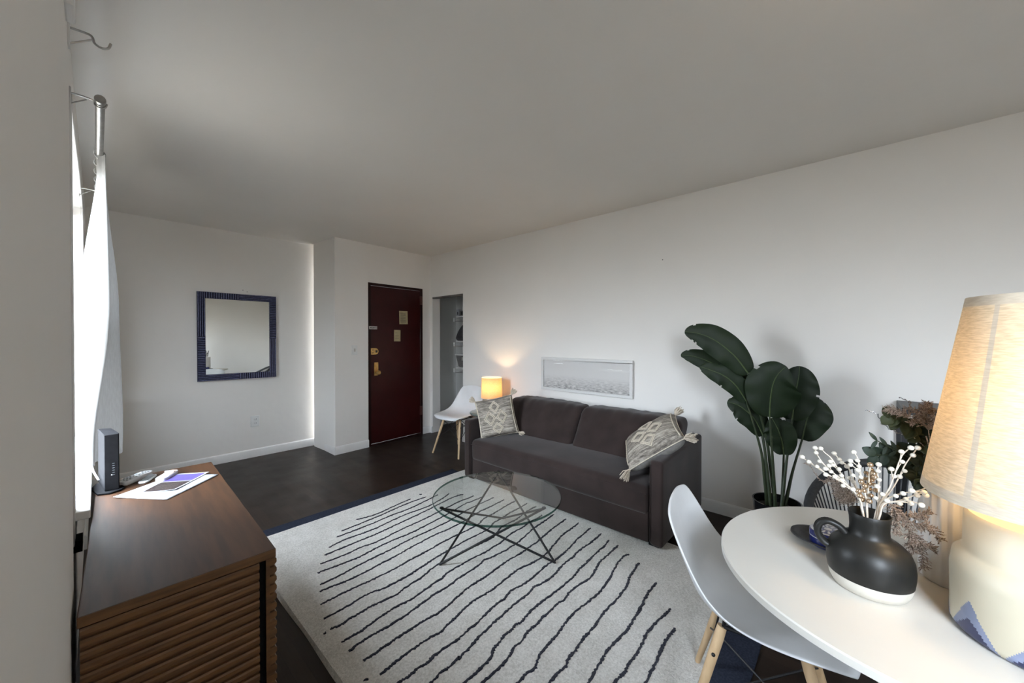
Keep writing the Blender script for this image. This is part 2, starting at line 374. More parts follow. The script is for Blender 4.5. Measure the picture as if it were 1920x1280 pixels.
# measured positions (metres)
STRIPES=[[(1.259,2.677),(1.368,2.652),(1.472,2.658),(1.582,2.676),(1.725,2.692)],[(1.117,2.594),(1.246,2.599),(1.383,2.606),(1.523,2.624),(1.679,2.638),(1.834,2.632)],[(1.06,2.537),(1.216,2.536),(1.341,2.539),(1.479,2.549),(1.621,2.547),(1.792,2.571),(1.931,2.596)],[(0.973,2.448),(1.081,2.467),(1.202,2.459),(1.297,2.456),(1.435,2.473),(1.578,2.48),(1.747,2.473),(1.913,2.509),(2.005,2.544)],[(0.922,2.381),(1.033,2.381),(1.153,2.381),(1.258,2.382),(1.387,2.391),(1.53,2.405),(1.687,2.421),(1.903,2.453),(2.028,2.456),(2.075,2.441)],[(0.869,2.307),(0.995,2.294),(1.113,2.3),(1.224,2.287),(1.37,2.307),(1.506,2.313),(1.616,2.32),(1.731,2.332),(1.945,2.355),(2.049,2.353),(2.116,2.353)],[(0.824,2.229),(0.892,2.222),(0.984,2.212),(1.068,2.207),(1.172,2.221),(1.292,2.227),(1.412,2.22),(1.54,2.231),(1.731,2.251),(1.969,2.29),(2.026,2.284),(2.167,2.285)],[(0.794,2.113),(0.908,2.115),(1.015,2.129),(1.127,2.136),(1.211,2.137),(1.304,2.147),(1.421,2.154),(1.555,2.153),(1.724,2.164),(1.906,2.197),(2.07,2.202),(2.205,2.206)],[(0.771,2.057),(0.824,2.053),(0.885,2.041),(1.001,2.039),(1.111,2.046),(1.237,2.054),(1.332,2.066),(1.527,2.077),(1.607,2.071),(1.753,2.076),(1.952,2.105),(2.048,2.104),(2.125,2.107),(2.234,2.114)],[(0.736,1.954),(0.805,1.954),(0.882,1.954),(0.951,1.948),(0.997,1.945),(1.126,1.942),(1.241,1.952),(1.375,1.956),(1.527,1.968),(1.636,1.965),(1.718,1.962),(1.82,1.971),(1.895,1.999),(2.005,2.005),(2.152,2.022),(2.279,2.029)],[(0.708,1.841),(0.769,1.841),(0.832,1.844),(0.882,1.851),(0.956,1.848),(1.014,1.833),(1.143,1.831),(1.248,1.842),(1.312,1.85),(1.406,1.861),(1.5,1.866),(1.643,1.871),(1.768,1.865),(1.843,1.876),(1.901,1.901),(1.995,1.908),(2.109,1.921),(2.215,1.92),(2.307,1.929)],[(0.703,1.755),(0.748,1.746),(0.791,1.753),(0.839,1.752),(0.891,1.756),(0.945,1.75),(1.032,1.74),(1.079,1.752),(1.2,1.763),(1.302,1.788),(1.483,1.787),(1.564,1.779),(1.663,1.77),(1.75,1.765),(1.833,1.793),(1.881,1.816),(1.935,1.818),(2.06,1.818),(2.152,1.833),(2.255,1.844),(2.309,1.837)],[(0.704,1.639),(0.747,1.642),(0.792,1.639),(0.828,1.647),(0.899,1.657),(0.963,1.661),(0.998,1.66),(1.074,1.652),(1.158,1.664),(1.275,1.674),(1.309,1.688),(1.407,1.69),(1.49,1.688),(1.592,1.68),(1.666,1.681),(1.754,1.685),(1.805,1.696),(1.894,1.71),(1.983,1.704),(2.069,1.715),(2.182,1.712),(2.229,1.718)],[(0.705,1.569),(0.74,1.579),(0.787,1.581),(0.844,1.578),(0.871,1.576),(0.956,1.575),(1.028,1.581),(1.106,1.589),(1.163,1.597),(1.241,1.593),(1.348,1.605),(1.484,1.608),(1.538,1.623),(1.596,1.61),(1.702,1.599),(1.758,1.601),(1.815,1.602),(1.875,1.611),(1.987,1.632),(2.055,1.642),(2.179,1.649),(2.293,1.657)],[(0.723,1.483),(0.765,1.479),(0.804,1.483),(0.86,1.484),(0.922,1.485),(1.0,1.483),(1.087,1.474),(1.151,1.478),(1.245,1.496),(1.311,1.506),(1.384,1.506),(1.439,1.505),(1.613,1.515),(1.724,1.508),(1.832,1.511),(1.921,1.515),(2.021,1.529),(2.145,1.543),(2.302,1.551)],[(0.737,1.37),(0.777,1.374),(0.825,1.379),(0.877,1.38),(0.939,1.38),(0.986,1.379),(1.024,1.369),(1.068,1.378),(1.101,1.383),(1.156,1.394),(1.214,1.405),(1.278,1.409),(1.352,1.402),(1.399,1.399),(1.526,1.409),(1.614,1.412),(1.699,1.395),(1.762,1.389),(1.855,1.39),(1.917,1.404),(1.994,1.42),(2.1,1.442),(2.195,1.444),(2.31,1.449)],[(0.746,1.289),(0.77,1.287),(0.813,1.281),(0.855,1.285),(0.899,1.28),(0.936,1.287),(0.995,1.284),(1.055,1.279),(1.061,1.279),(1.125,1.286),(1.196,1.29),(1.26,1.3),(1.318,1.307),(1.379,1.307),(1.456,1.321),(1.522,1.308),(1.619,1.306),(1.749,1.317),(1.822,1.31),(1.913,1.313),(1.998,1.321),(2.11,1.337),(2.204,1.343),(2.303,1.35)],[(0.791,1.19),(0.853,1.194),(0.907,1.202),(0.945,1.197),(1.001,1.203),(0.994,1.199),(1.074,1.211),(1.172,1.226),(1.279,1.234),(1.367,1.24),(1.495,1.239),(1.551,1.251),(1.605,1.237),(1.687,1.23),(1.821,1.249),(1.935,1.249),(1.987,1.258),(2.106,1.253),(2.201,1.253),(2.284,1.256)],[(0.85,1.089),(0.94,1.099),(1.017,1.098),(1.08,1.104),(1.127,1.127),(1.174,1.134),(1.216,1.143),(1.257,1.14),(1.29,1.149),(1.315,1.14),(1.37,1.146),(1.43,1.153),(1.539,1.148),(1.641,1.142),(1.762,1.143),(1.852,1.155),(1.948,1.158),(2.059,1.165),(2.17,1.168),(2.246,1.179)],[(0.894,1.045),(0.984,1.048),(1.074,1.046),(1.149,1.052),(1.181,1.067),(1.241,1.066),(1.304,1.081),(1.354,1.077),(1.405,1.083),(1.472,1.083),(1.547,1.086),(1.573,1.074),(1.643,1.086),(1.732,1.081),(1.834,1.069),(1.924,1.088),(1.987,1.102),(2.068,1.102),(2.145,1.103),(2.227,1.105)],[(0.901,0.941),(0.991,0.948),(1.081,0.946),(1.123,0.948),(1.176,0.94),(1.222,0.959),(1.293,0.969),(1.358,0.972),(1.429,0.98),(1.472,0.986),(1.559,0.987),(1.653,0.978),(1.76,0.972),(1.905,0.99),(1.977,1.006),(2.067,1.02),(2.139,1.023),(2.181,1.01)],[(0.889,0.838),(0.979,0.844),(1.069,0.857),(1.159,0.857),(1.22,0.857),(1.26,0.852),(1.303,0.864),(1.369,0.866),(1.435,0.874),(1.52,0.873),(1.588,0.881),(1.667,0.884),(1.774,0.88),(1.864,0.886),(1.927,0.897),(1.981,0.912),(2.057,0.918),(2.113,0.927),(2.134,0.922)],[(0.902,0.732),(0.992,0.736),(1.082,0.732),(1.172,0.743),(1.262,0.746),(1.334,0.754),(1.413,0.761),(1.456,0.764),(1.527,0.758),(1.593,0.753),(1.638,0.754),(1.703,0.759),(1.78,0.76),(1.755,0.762),(1.857,0.775),(1.939,0.783),(2.028,0.78)],[(0.878,0.671),(0.968,0.67),(1.058,0.675),(1.148,0.667),(1.238,0.666),(1.328,0.671),(1.398,0.664),(1.452,0.668),(1.513,0.667),(1.591,0.671),(1.654,0.678),(1.725,0.673),(1.815,0.66),(1.878,0.653)],[(0.868,0.561),(0.958,0.564),(1.048,0.561),(1.138,0.572),(1.228,0.575),(1.318,0.572),(1.408,0.583),(1.489,0.587),(1.558,0.593),(1.639,0.599),(1.7,0.599),(1.763,0.594)],[(0.67,1.748),(0.684,1.751)],[(0.682,1.393),(0.699,1.386)],[(1.828,2.719),(1.84,2.7)]]
LEAVES=[([(2.78,0.493,1.117),(2.74,0.56,1.226),(2.7,0.657,1.321),(2.66,0.747,1.37),(2.62,0.828,1.384)],0.095),([(2.95,0.523,1.051),(2.925,0.638,1.113),(2.9,0.758,1.178),(2.875,0.851,1.212),(2.85,0.927,1.219)],0.07),([(2.8,0.505,0.936),(2.77,0.556,1.031),(2.74,0.617,1.094),(2.71,0.688,1.129),(2.68,0.749,1.153)],0.07),([(2.84,0.42,0.723),(2.825,0.463,0.82),(2.81,0.516,0.879),(2.795,0.561,0.909),(2.78,0.61,0.923)],0.085),([(2.76,0.375,0.859),(2.745,0.369,0.968),(2.73,0.355,1.062),(2.715,0.329,1.125),(2.7,0.287,1.177)],0.145),([(2.88,0.275,0.838),(2.885,0.266,0.942),(2.89,0.255,1.035),(2.895,0.245,1.107),(2.9,0.242,1.169)],0.115),([(2.95,0.231,0.709),(2.963,0.214,0.813),(2.975,0.197,0.887),(2.988,0.182,0.939),(3.0,0.171,0.975)],0.12),([(2.84,0.312,0.623),(2.835,0.32,0.695),(2.83,0.337,0.765),(2.825,0.353,0.805),(2.82,0.372,0.844)],0.085)]
BERRIES=[([(1.26,-0.015,0.942),(1.25,0.006,0.973),(1.24,0.048,0.997),(1.23,0.083,1.022),(1.22,0.096,1.034)],[(1.216,0.095,1.035),(1.222,0.082,1.024),(1.228,0.066,1.014),(1.234,0.049,0.996),(1.24,0.032,0.993),(1.246,0.016,0.973),(1.252,-0.002,0.967)]),([(1.28,-0.013,0.938),(1.278,0.02,0.978),(1.275,0.05,1.005),(1.272,0.068,1.033),(1.27,0.072,1.051)],[(1.266,0.072,1.052),(1.268,0.07,1.039),(1.269,0.063,1.018),(1.27,0.051,1.001),(1.272,0.044,1.01),(1.274,0.04,0.995),(1.275,0.019,0.978)]),([(1.29,-0.013,0.938),(1.292,0.011,0.969),(1.295,0.038,1.021),(1.298,0.053,1.035),(1.3,0.062,1.045)],[(1.296,0.062,1.046),(1.294,0.042,1.016),(1.292,0.037,1.008),(1.289,0.025,1.001),(1.287,0.02,0.986)]),([(1.3,-0.015,0.937),(1.313,0.006,1.001),(1.327,0.024,1.016),(1.34,0.036,1.029)],[(1.336,0.036,1.029),(1.329,0.025,1.017),(1.322,0.02,1.011),(1.314,0.01,1.005),(1.307,0.006,0.978),(1.3,-0.003,0.972)]),([(1.27,-0.026,0.945),(1.27,-0.018,0.99),(1.27,-0.012,1.035),(1.27,-0.003,1.056)],[(1.266,-0.003,1.056),(1.266,-0.01,1.037),(1.266,-0.013,1.023),(1.266,-0.011,1.013),(1.266,-0.016,0.997),(1.266,-0.018,0.98),(1.266,0.003,1.033),(1.266,0.003,1.023),(1.266,-0.002,0.998)]),([(1.26,-0.047,0.942),(1.257,-0.048,0.986),(1.253,-0.045,1.022),(1.25,-0.048,1.039)],[(1.246,-0.047,1.04),(1.248,-0.046,1.024),(1.25,-0.048,1.003),(1.251,-0.045,0.986),(1.253,-0.054,0.969),(1.255,-0.043,0.956)]),([(1.26,-0.048,0.941),(1.25,-0.064,0.983),(1.24,-0.074,1.027),(1.23,-0.084,1.072),(1.22,-0.097,1.096)],[(1.216,-0.097,1.096),(1.225,-0.083,1.083),(1.234,-0.085,1.058),(1.243,-0.068,1.035),(1.252,-0.073,1.017)]),([(1.27,-0.051,0.939),(1.268,-0.07,0.979),(1.265,-0.082,1.013),(1.262,-0.093,1.049),(1.26,-0.111,1.089)],[(1.256,-0.111,1.09),(1.259,-0.104,1.071),(1.262,-0.091,1.031),(1.265,-0.083,1.015)]),([(1.25,-0.052,0.947),(1.242,-0.068,0.97),(1.235,-0.088,0.987),(1.228,-0.103,0.996),(1.22,-0.119,1.01)],[(1.216,-0.099,1.001),(1.223,-0.086,0.989),(1.23,-0.075,0.978),(1.236,-0.061,0.961),(1.243,-0.12,0.995)]),([(1.26,-0.055,0.943),(1.257,-0.083,0.961),(1.253,-0.107,0.982),(1.25,-0.123,0.995)],[(1.246,-0.123,0.988),(1.249,-0.11,0.983),(1.252,-0.093,0.969),(1.255,-0.083,0.955)]),([(1.24,-0.056,0.95),(1.227,-0.079,0.967),(1.213,-0.096,0.978),(1.2,-0.113,0.978)],[(1.196,-0.112,0.979),(1.232,-0.099,0.967)])]
GOLD=[(1.255,-0.033,1.034),(1.27,-0.035,1.018),(1.285,-0.026,1.005),(1.255,-0.039,1.014),(1.27,-0.033,1.006),(1.285,-0.024,0.99),(1.255,-0.041,1.006),(1.27,-0.036,0.994),(1.285,-0.03,0.99),(1.255,-0.017,0.989),(1.27,-0.032,0.984),(1.285,-0.041,0.979),(1.255,-0.024,0.98),(1.27,-0.022,0.964),(1.285,-0.033,0.966),(1.255,-0.013,0.965),(1.27,-0.043,0.97),(1.285,-0.028,0.953),(1.255,-0.015,0.954),(1.27,-0.035,0.955),(1.285,-0.024,0.942),(1.255,-0.032,0.945),(1.27,-0.019,0.94)]
SPRAY_A=[[(1.31,-0.016,0.926),(1.317,0.006,0.938),(1.323,0.028,0.953),(1.33,0.047,0.956)],[(1.32,-0.013,0.921),(1.327,0.004,0.925),(1.333,0.021,0.928),(1.34,0.036,0.939)],[(1.32,-0.013,0.916),(1.327,0.003,0.912),(1.333,0.016,0.913),(1.34,0.029,0.921)],[(1.33,-0.013,0.916),(1.34,0.011,0.912),(1.35,0.026,0.91)],[(1.33,0.021,0.936),(1.333,0.065,0.951),(1.337,0.084,0.98),(1.34,0.1,0.988)]]
SPRAY_B=[[(1.3,-0.066,0.938),(1.305,-0.08,0.921),(1.31,-0.094,0.896),(1.315,-0.107,0.876)],[(1.31,-0.086,0.902),(1.315,-0.112,0.912),(1.32,-0.138,0.93)],[(1.31,-0.096,0.897),(1.31,-0.122,0.898),(1.31,-0.14,0.893),(1.31,-0.154,0.874)],[(1.315,-0.102,0.882),(1.317,-0.118,0.856),(1.318,-0.125,0.824),(1.32,-0.128,0.794)],[(1.315,-0.105,0.871),(1.312,-0.123,0.852),(1.31,-0.144,0.849)],[(1.305,-0.078,0.928),(1.308,-0.08,0.897),(1.31,-0.079,0.864)],[(1.315,-0.105,0.875),(1.318,-0.105,0.844),(1.32,-0.111,0.829)]]
EUCA=[[(1.42,-0.155,0.998),(1.4,-0.121,1.046),(1.38,-0.084,1.043),(1.36,-0.042,1.034)],[(1.42,-0.158,0.999),(1.41,-0.133,1.072),(1.4,-0.112,1.112),(1.39,-0.089,1.129),(1.38,-0.072,1.138)],[(1.44,-0.162,0.994),(1.433,-0.146,1.057),(1.427,-0.13,1.094),(1.42,-0.129,1.111)],[(1.4,-0.155,0.997),(1.39,-0.131,1.026),(1.38,-0.12,1.0),(1.37,-0.121,0.978)],[(1.45,-0.169,0.994),(1.453,-0.152,1.047),(1.457,-0.146,1.078),(1.46,-0.144,1.103)],[(1.42,-0.156,0.992),(1.407,-0.117,1.028),(1.393,-0.09,1.015),(1.38,-0.079,1.015)],[(1.38,-0.119,1.051),(1.373,-0.093,1.047),(1.367,-0.07,1.06),(1.36,-0.045,1.076)]]
SPRAY_C=[[(1.38,-0.157,1.003),(1.372,-0.135,1.099),(1.365,-0.113,1.143),(1.358,-0.087,1.156),(1.35,-0.064,1.16)],[(1.38,-0.157,1.003),(1.377,-0.14,1.105),(1.373,-0.137,1.152),(1.37,-0.136,1.181)],[(1.37,-0.135,1.124),(1.365,-0.118,1.135),(1.36,-0.107,1.128)],[(1.37,-0.137,1.13),(1.37,-0.145,1.153),(1.37,-0.149,1.166)],[(1.37,-0.129,1.129),(1.365,-0.12,1.15),(1.36,-0.104,1.165)],[(1.37,-0.139,1.115),(1.365,-0.147,1.133),(1.36,-0.15,1.149)],[(1.37,-0.137,1.137),(1.365,-0.128,1.161),(1.36,-0.129,1.174)]]
TWIGS=[[(1.4,-0.121,1.085),(1.397,-0.098,1.091),(1.393,-0.075,1.101),(1.39,-0.059,1.115),(1.387,-0.052,1.135),(1.383,-0.042,1.144),(1.38,-0.027,1.147)],[(1.42,-0.129,1.089),(1.417,-0.113,1.163),(1.413,-0.108,1.177),(1.41,-0.092,1.184)],[(1.4,-0.112,1.083),(1.397,-0.089,1.093),(1.393,-0.075,1.111),(1.39,-0.064,1.126)]]
SKY, SMALL_W, BIG_W, EXPO = 38.0, 160.0, 66.0, 0.6
# ------------------------------------------------------------------ palette
WALL = wall_mat('white_wall_paint', (.765, .738, .700), (.795, .770, .732))
CEIL = wall_mat('ceiling_paint', (.73, .70, .655), (.76, .73, .685))
TRIM = pm('white_trim_paint', (.76, .75, .73), (.70, .69, .67), sc=5, rough=.4, bump=.1, bsc=40)
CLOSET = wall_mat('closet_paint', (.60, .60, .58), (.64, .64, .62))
FLOOR = floor_mat()
SOFA = pm('charcoal_velvet', (.034, .0225, .0200), (.023, .0155, .014), sc=7, rough=.85, bump=.25, bsc=260, bdist=.001, spec=.15, sheen=.16, detail=6)
BLACKM = pm('black_metal', (.010, .010, .011), (.016, .016, .017), sc=30, rough=.45, metal=.4)
BLACKP = pm('black_plastic', (.007, .007, .008), (.010, .010, .011), sc=40, rough=.8, bump=.05, bsc=300, spec=.05)
WHITEP = pm('white_plastic', (.74, .75, .76), (.70, .71, .72), sc=8, rough=.32, spec=.5)
BEECH = pm('beech_wood', (.62, .44, .26), (.50, .34, .19), sc=3, rough=.5, stretch=(14, 14, 2), bump=.1, bsc=30)
WALNUT = pm('walnut_top', (.070, .031, .014), (.040, .019, .0095), sc=2.2, rough=.46, stretch=(22, 2, 10), detail=6, bump=.05, bsc=30, spec=.28, bstretch=(22, 2, 10))
WALNUT2 = pm('walnut_slats', (.20, .095, .034), (.105, .050, .019), sc=2.2, rough=.5, stretch=(3, 3, 30), detail=6)
NAVYR = pm('pale_blue_ridge', (.22, .235, .36), (.09, .10, .20), sc=60, rough=.5, detail=5)  # paler blue strip along the crest of each frame rib
NAVY = pm('navy_lacquer', (.011, .012, .038), (.018, .020, .056), sc=20, rough=.45, detail=5)
MIRROR = pm('silvered_mirror', (.80, .81, .78), (.79, .80, .77), sc=2, rough=.015, metal=1)
DOORP = pm('oxblood_door_paint', (.034, .0036, .0036), (.025, .0028, .0028), sc=6, rough=.36, bump=.15, bsc=25, bdist=.002, spec=.25)
DOORF = pm('dark_door_frame_paint', (.018, .0035, .003), (.012, .003, .003), sc=6, rough=.5, spec=.2)
BRASS = pm('aged_brass', (.55, .38, .14), (.40, .26, .09), sc=30, rough=.34, metal=.9)
STEEL = pm('brushed_steel', (.45, .44, .42), (.36, .35, .33), sc=40, rough=.3, metal=.9)
PAPERY = pm('yellowed_paper', (.42, .36, .21), (.36, .30, .17), sc=20, rough=.8)
PAPERW = pm('white_paper', (.40, .41, .435), (.38, .39, .41), sc=14, rough=.7)
INK = pm('dark_ink', (.06, .05, .045), (.10, .085, .07), sc=50, rough=.7)
PURPLE = pm('violet_print', (.085, .065, .235), (.11, .085, .27), sc=14, rough=.5)
BROWNP = pm('brown_print', (.020, .011, .0105), (.028, .017, .016), sc=40, rough=.5)
LINEN = cloth('linen_shade', (.72, .64, .49), (.56, .49, .36), trans=.15, sc=60, stretch=(1, 1, 6), tcol=(1, .84, .56))
LINEN2 = cloth('tan_linen_shade', (.66, .50, .31), (.56, .41, .24), trans=.22, sc=60, stretch=(1, 1, 5), tcol=(1, .80, .55))
HEM = cloth('linen_hem', (.60, .54, .44), (.52, .46, .37), trans=.05, sc=60, stretch=(1, 1, 6))
CURTAIN = cloth('white_curtain', (.33, .325, .315), (.295, .29, .28), trans=.04, sc=150, stretch=(1, 1, .2), bump=.15)
RUGW = rug_mat('cream_pile', (.53, .505, .46), (.78, .755, .71))
RUGD = rug_mat('navy_pile', (.008, .009, .018), (.022, .024, .042))
RUGB = pm('navy_binding', (.016, .020, .034), (.028, .034, .054), sc=120, rough=.9, bump=.4, bsc=300, spec=.15)
GLASS = glass('clear_table_glass', (.945, .97, .96), ior=1.9)
GLASSE = glass('green_glass_edge', (.10, .22, .19))
PANE = glass('window_glass', (.97, .98, .98))
PICGL = glass('picture_glass', (.97, .97, .97))
AMBER = pm('amber_glass', (.50, .28, .06), (.42, .22, .04), sc=9, rough=.12, spec=.6, coat=.5)
SIDEG = pm('grey_green_side_table', (.13, .15, .14), (.10, .12, .11), sc=6, rough=.16)
GREYF = pm('pale_grey_frame', (.70, .69, .67), (.62, .61, .59), sc=8, rough=.5, stretch=(1, 20, 20))
LEAF = leaf_mat('dark_palm_leaf', (.0055, .0135, .004), (.011, .023, .007))
LEAFM = pm('leaf_midrib', (.055, .085, .030), (.075, .11, .04), sc=30, rough=.5)
STEMG = pm('green_stem', (.022, .036, .014), (.036, .05, .02), sc=30, rough=.5)
SOIL = pm('dark_soil', (.012, .010, .008), (.03, .026, .02), sc=80, rough=.95, bump=.8, bsc=90, bdist=.01)
POT = pm('black_glazed_pot', (.008, .008, .009), (.012, .012, .013), sc=10, rough=.16, coat=.4)
JUGB = pm('matt_black_glaze', (.010, .010, .009), (.020, .019, .017), sc=9, rough=.42, bump=.3, bsc=16, bdist=.003, spec=.32)
JUGW = pm('unglazed_white', (.58, .55, .49), (.53, .50, .44), sc=30, rough=.8, bump=.2, bsc=120)
BERRY = pm('white_berry', (.70, .66, .58), (.62, .58, .50), sc=60, rough=.45)
STEMW = pm('cream_stem', (.60, .52, .42), (.70, .63, .54), sc=60, rough=.7)
GOLDB = pm('rose_gold_bead', (.52, .37, .22), (.62, .47, .34), sc=60, rough=.2, metal=.85)
GLIT = pm('champagne_glitter', (.70, .58, .49), (.28, .20, .15), sc=400, rough=.35, metal=.5, bump=1, bsc=900, bdist=.004, contrast=(.45, .55))
SILV = pm('silver_glitter_wire', (.55, .55, .56), (.12, .12, .13), sc=500, rough=.3, metal=.8, contrast=(.45, .55))
RIBV = pm('white_ribbed_ceramic', (.76, .73, .69), (.71, .68, .64), sc=10, rough=.5)
EUCL = leaf_mat('eucalyptus_leaf', (.011, .022, .014), (.026, .042, .026))
EUCO = leaf_mat('olive_leaf', (.035, .045, .018), (.055, .064, .028))
TABLEW = pm('white_laminate', (.66, .635, .58), (.64, .615, .56), sc=4, rough=.36)
CREAM = pm('cream_ceramic', (.52, .48, .37), (.47, .43, .33), sc=7, rough=.4)
CHEVN = pm('navy_glaze', (.025, .03, .075), (.04, .045, .10), sc=20, rough=.4)
CHEVB = pm('slate_blue_glaze', (.17, .20, .30), (.22, .25, .36), sc=30, rough=.5)
TRAYM = pm('black_carved_wood', (.012, .012, .014), (.025, .024, .026), sc=8, rough=.5, stretch=(40, 4, 4), bump=.5, bsc=10, bdist=.003, bstretch=(60, 4, 4))
JARB = pm('cobalt_glaze', (.012, .017, .09), (.02, .028, .14), sc=20, rough=.18, coat=.4)
JARW = pm('pale_grey_glaze', (.50, .51, .52), (.44, .45, .47), sc=20, rough=.25)
CORD = pm('charcoal_cord', (.022, .024, .027), (.035, .037, .041), sc=80, rough=.6)
PILLOW = pillow_mat()
ROPE = pm('cream_rope', (.62, .56, .46), (.48, .42, .33), sc=120, rough=.95, bump=.6, bsc=220)
TASS = pm('cream_tassel_yarn', (.64, .57, .47), (.50, .43, .34), sc=140, rough=.95)
PILB = pm('grey_pillow_back', (.24, .23, .21), (.20, .19, .175), sc=60, rough=.9)
BAG = pm('dark_grey_bag', (.045, .042, .046), (.06, .056, .06), sc=30, rough=.8, bump=.3, bsc=120)
WIREB = pm('grey_basket', (.13, .125, .12), (.20, .19, .18), sc=90, rough=.7)
SWITCHM = pm('switch_plate_plastic', (.74, .74, .72), (.70, .70, .68), sc=20, rough=.35)
SLOT = pm('dark_slot', (.02, .02, .02), (.03, .03, .03), sc=60, rough=.6)
SCUFF = pm('grey_scuff', (.42, .41, .39), (.60, .59, .57), sc=40, rough=.8, contrast=(.4, .7))
PINK = pm('pink_peach_case', (.72, .42, .33), (.78, .52, .45), sc=12, rough=.4)
GREYRUB = pm('grey_rubber', (.16, .17, .18), (.20, .21, .22), sc=30, rough=.5)
CABLE = pm('white_cable', (.72, .72, .72), (.66, .66, .66), sc=30, rough=.45)
BULB = pm('warm_lit_bulb', (1, .8, .5), (1, .78, .48), sc=5, rough=.4, emit=(1, .72, .42), est=BIG_W)
BULB2 = pm('amber_lit_bulb', (1, .8, .5), (1, .78, .48), sc=5, rough=.4, emit=(1, .70, .40), est=SMALL_W)
LED = pm('lit_status_led', (.9, .95, 1), (.9, .95, 1), sc=5, emit=(.8, .9, 1), est=2.5)
TAGM = pm('paper_tag', (.40, .38, .33), (.36, .34, .30), sc=30, rough=.8)

# ------------------------------------------------------------------ the room
CZ = 2.5; XR = 3.19; YB = 5.01; YR = -1.7; XW = -.065
def struct(o): o['kind'] = 'structure'; return o
struct(MB().box(-.5, 4.1, YR - .2, YB + .2, -.12, 0).build('floor', FLOOR, smooth=False))
struct(MB().box(-.5, 4.1, YR - .2, YB + .2, CZ, CZ + .12).build('ceiling', CEIL, smooth=False))
# window wall with two openings and, nearer, a slightly deeper pier with an added fill-light opening
W1 = (2.05, 3.58, .70, 2.15); W2 = (4.40, 4.78, .76, .93); W_FILL = (-1.15, -.45, 1.0, 2.12)
b = MB()
x0, x1 = -.27, XW
b.box(x0, x1, 1.49, W1[0], 0, CZ); b.box(x0, x1, W1[1], W2[0], 0, CZ); b.box(x0, x1, W2[1], YB + .15, 0, CZ)
for w in (W1, W2):
    b.box(x0, x1, w[0], w[1], 0, w[2]); b.box(x0, x1, w[0], w[1], w[3], CZ)
for y0_, y1_ in ((YR - .15, W_FILL[0]), (W_FILL[1], 1.49)): b.box(x0, -.045, y0_, y1_, 0, CZ)
b.box(x0, -.045, W_FILL[0], W_FILL[1], 0, W_FILL[2]); b.box(x0, -.045, W_FILL[0], W_FILL[1], W_FILL[3], CZ)
struct(b.build('wall_left', WALL, smooth=False))
struct(MB().box(XW, 1.98, YB, YB + .15, 0, CZ).build('wall_back', WALL, smooth=False))
struct(MB().box(-.27, 4.0, YR - .15, YR, 0, CZ).build('wall_rear', WALL, smooth=False))
# entrance wall, turned a little; local x runs along the wall, y=0 is the face
EA = atan2(.068, 1.36); EO = (1.83, 4.40)
DX0, DX1, DZ = .41, 1.227, 2.03
b = MB()
b.box(0, DX0, 0, .55, 0, CZ); b.box(DX1, 1.39, 0, .16, 0, CZ); b.box(DX0, DX1, 0, .16, DZ, CZ)
w = b.build('wall_entrance', WALL, smooth=False, rel=False); w.location = (EO[0], EO[1], 0); w.rotation_euler = (0, 0, EA); struct(w)
# right wall with the closet opening
CY0, CY1, CT = 3.752, 4.412, 1.92
b = MB(); b.box(XR, XR + .13, YR - .15, CY0, 0, CZ); b.box(XR, XR + .13, CY0, CY1, CT, CZ); b.box(XR, XR + .13, CY1, 4.8, 0, CZ)
struct(b.build('wall_right', WALL, smooth=False))
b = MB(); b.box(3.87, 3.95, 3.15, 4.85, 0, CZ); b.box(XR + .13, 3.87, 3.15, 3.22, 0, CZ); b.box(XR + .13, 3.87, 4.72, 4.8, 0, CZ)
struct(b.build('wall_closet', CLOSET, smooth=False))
b = MB(); b.box(XR - .002, XR + .05, CY0, CY1, CT - .022, CT - .001)
struct(b.build('trim_1', pm('closet_track', (.16, .15, .14), (.10, .095, .09), sc=20, rough=.5), smooth=False))
# baseboards

def baseboard(name, segs):
    b = MB()
    for (ax, ay), (bx, by), (nx, ny) in segs:
        d = Vector((bx - ax, by - ay, 0)); L = d.length; d.normalize(); n = Vector((nx, ny, 0))
        A = Vector((ax, ay, 0)); prof = [(0, 0), (.014, 0), (.014, .078), (.010, .086), (.004, .092), (0, .092)]
        b.prism([A + n * p + Vector((0, 0, z)) for p, z in prof], d * L)
    return struct(b.build(name, TRIM, ang=30))
baseboard('baseboard_back', [((XW, YB), (1.83, YB), (0, -1))])
ux, uy = cos(EA), sin(EA)
baseboard('baseboard_entrance', [((1.83, YB), (1.83, 4.386), (-1, 0)), ((1.816, 4.40), (EO[0] + ux * DX0, EO[1] + uy * DX0), (uy, -ux)), ((EO[0] + ux * (DX1 + .0), EO[1] + uy * DX1), (3.19, 4.467), (uy, -ux))])
baseboard('baseboard_right', [((XR, YR), (XR, CY0), (-1, 0)), ((XR, CY1), (XR, 4.48), (-1, 0))])
baseboard('baseboard_closet', [((3.87, 3.22), (3.87, 4.72), (-1, 0)), ((XR + .13, 4.72), (3.87, 4.72), (0, -1))])
baseboard('baseboard_rear', [((-.04, YR), (XR, YR), (0, 1))])
baseboard('baseboard_left', [((-.045, YR), (-.045, .9), (1, 0)), ((XW, 3.6), (XW, YB), (1, 0))])

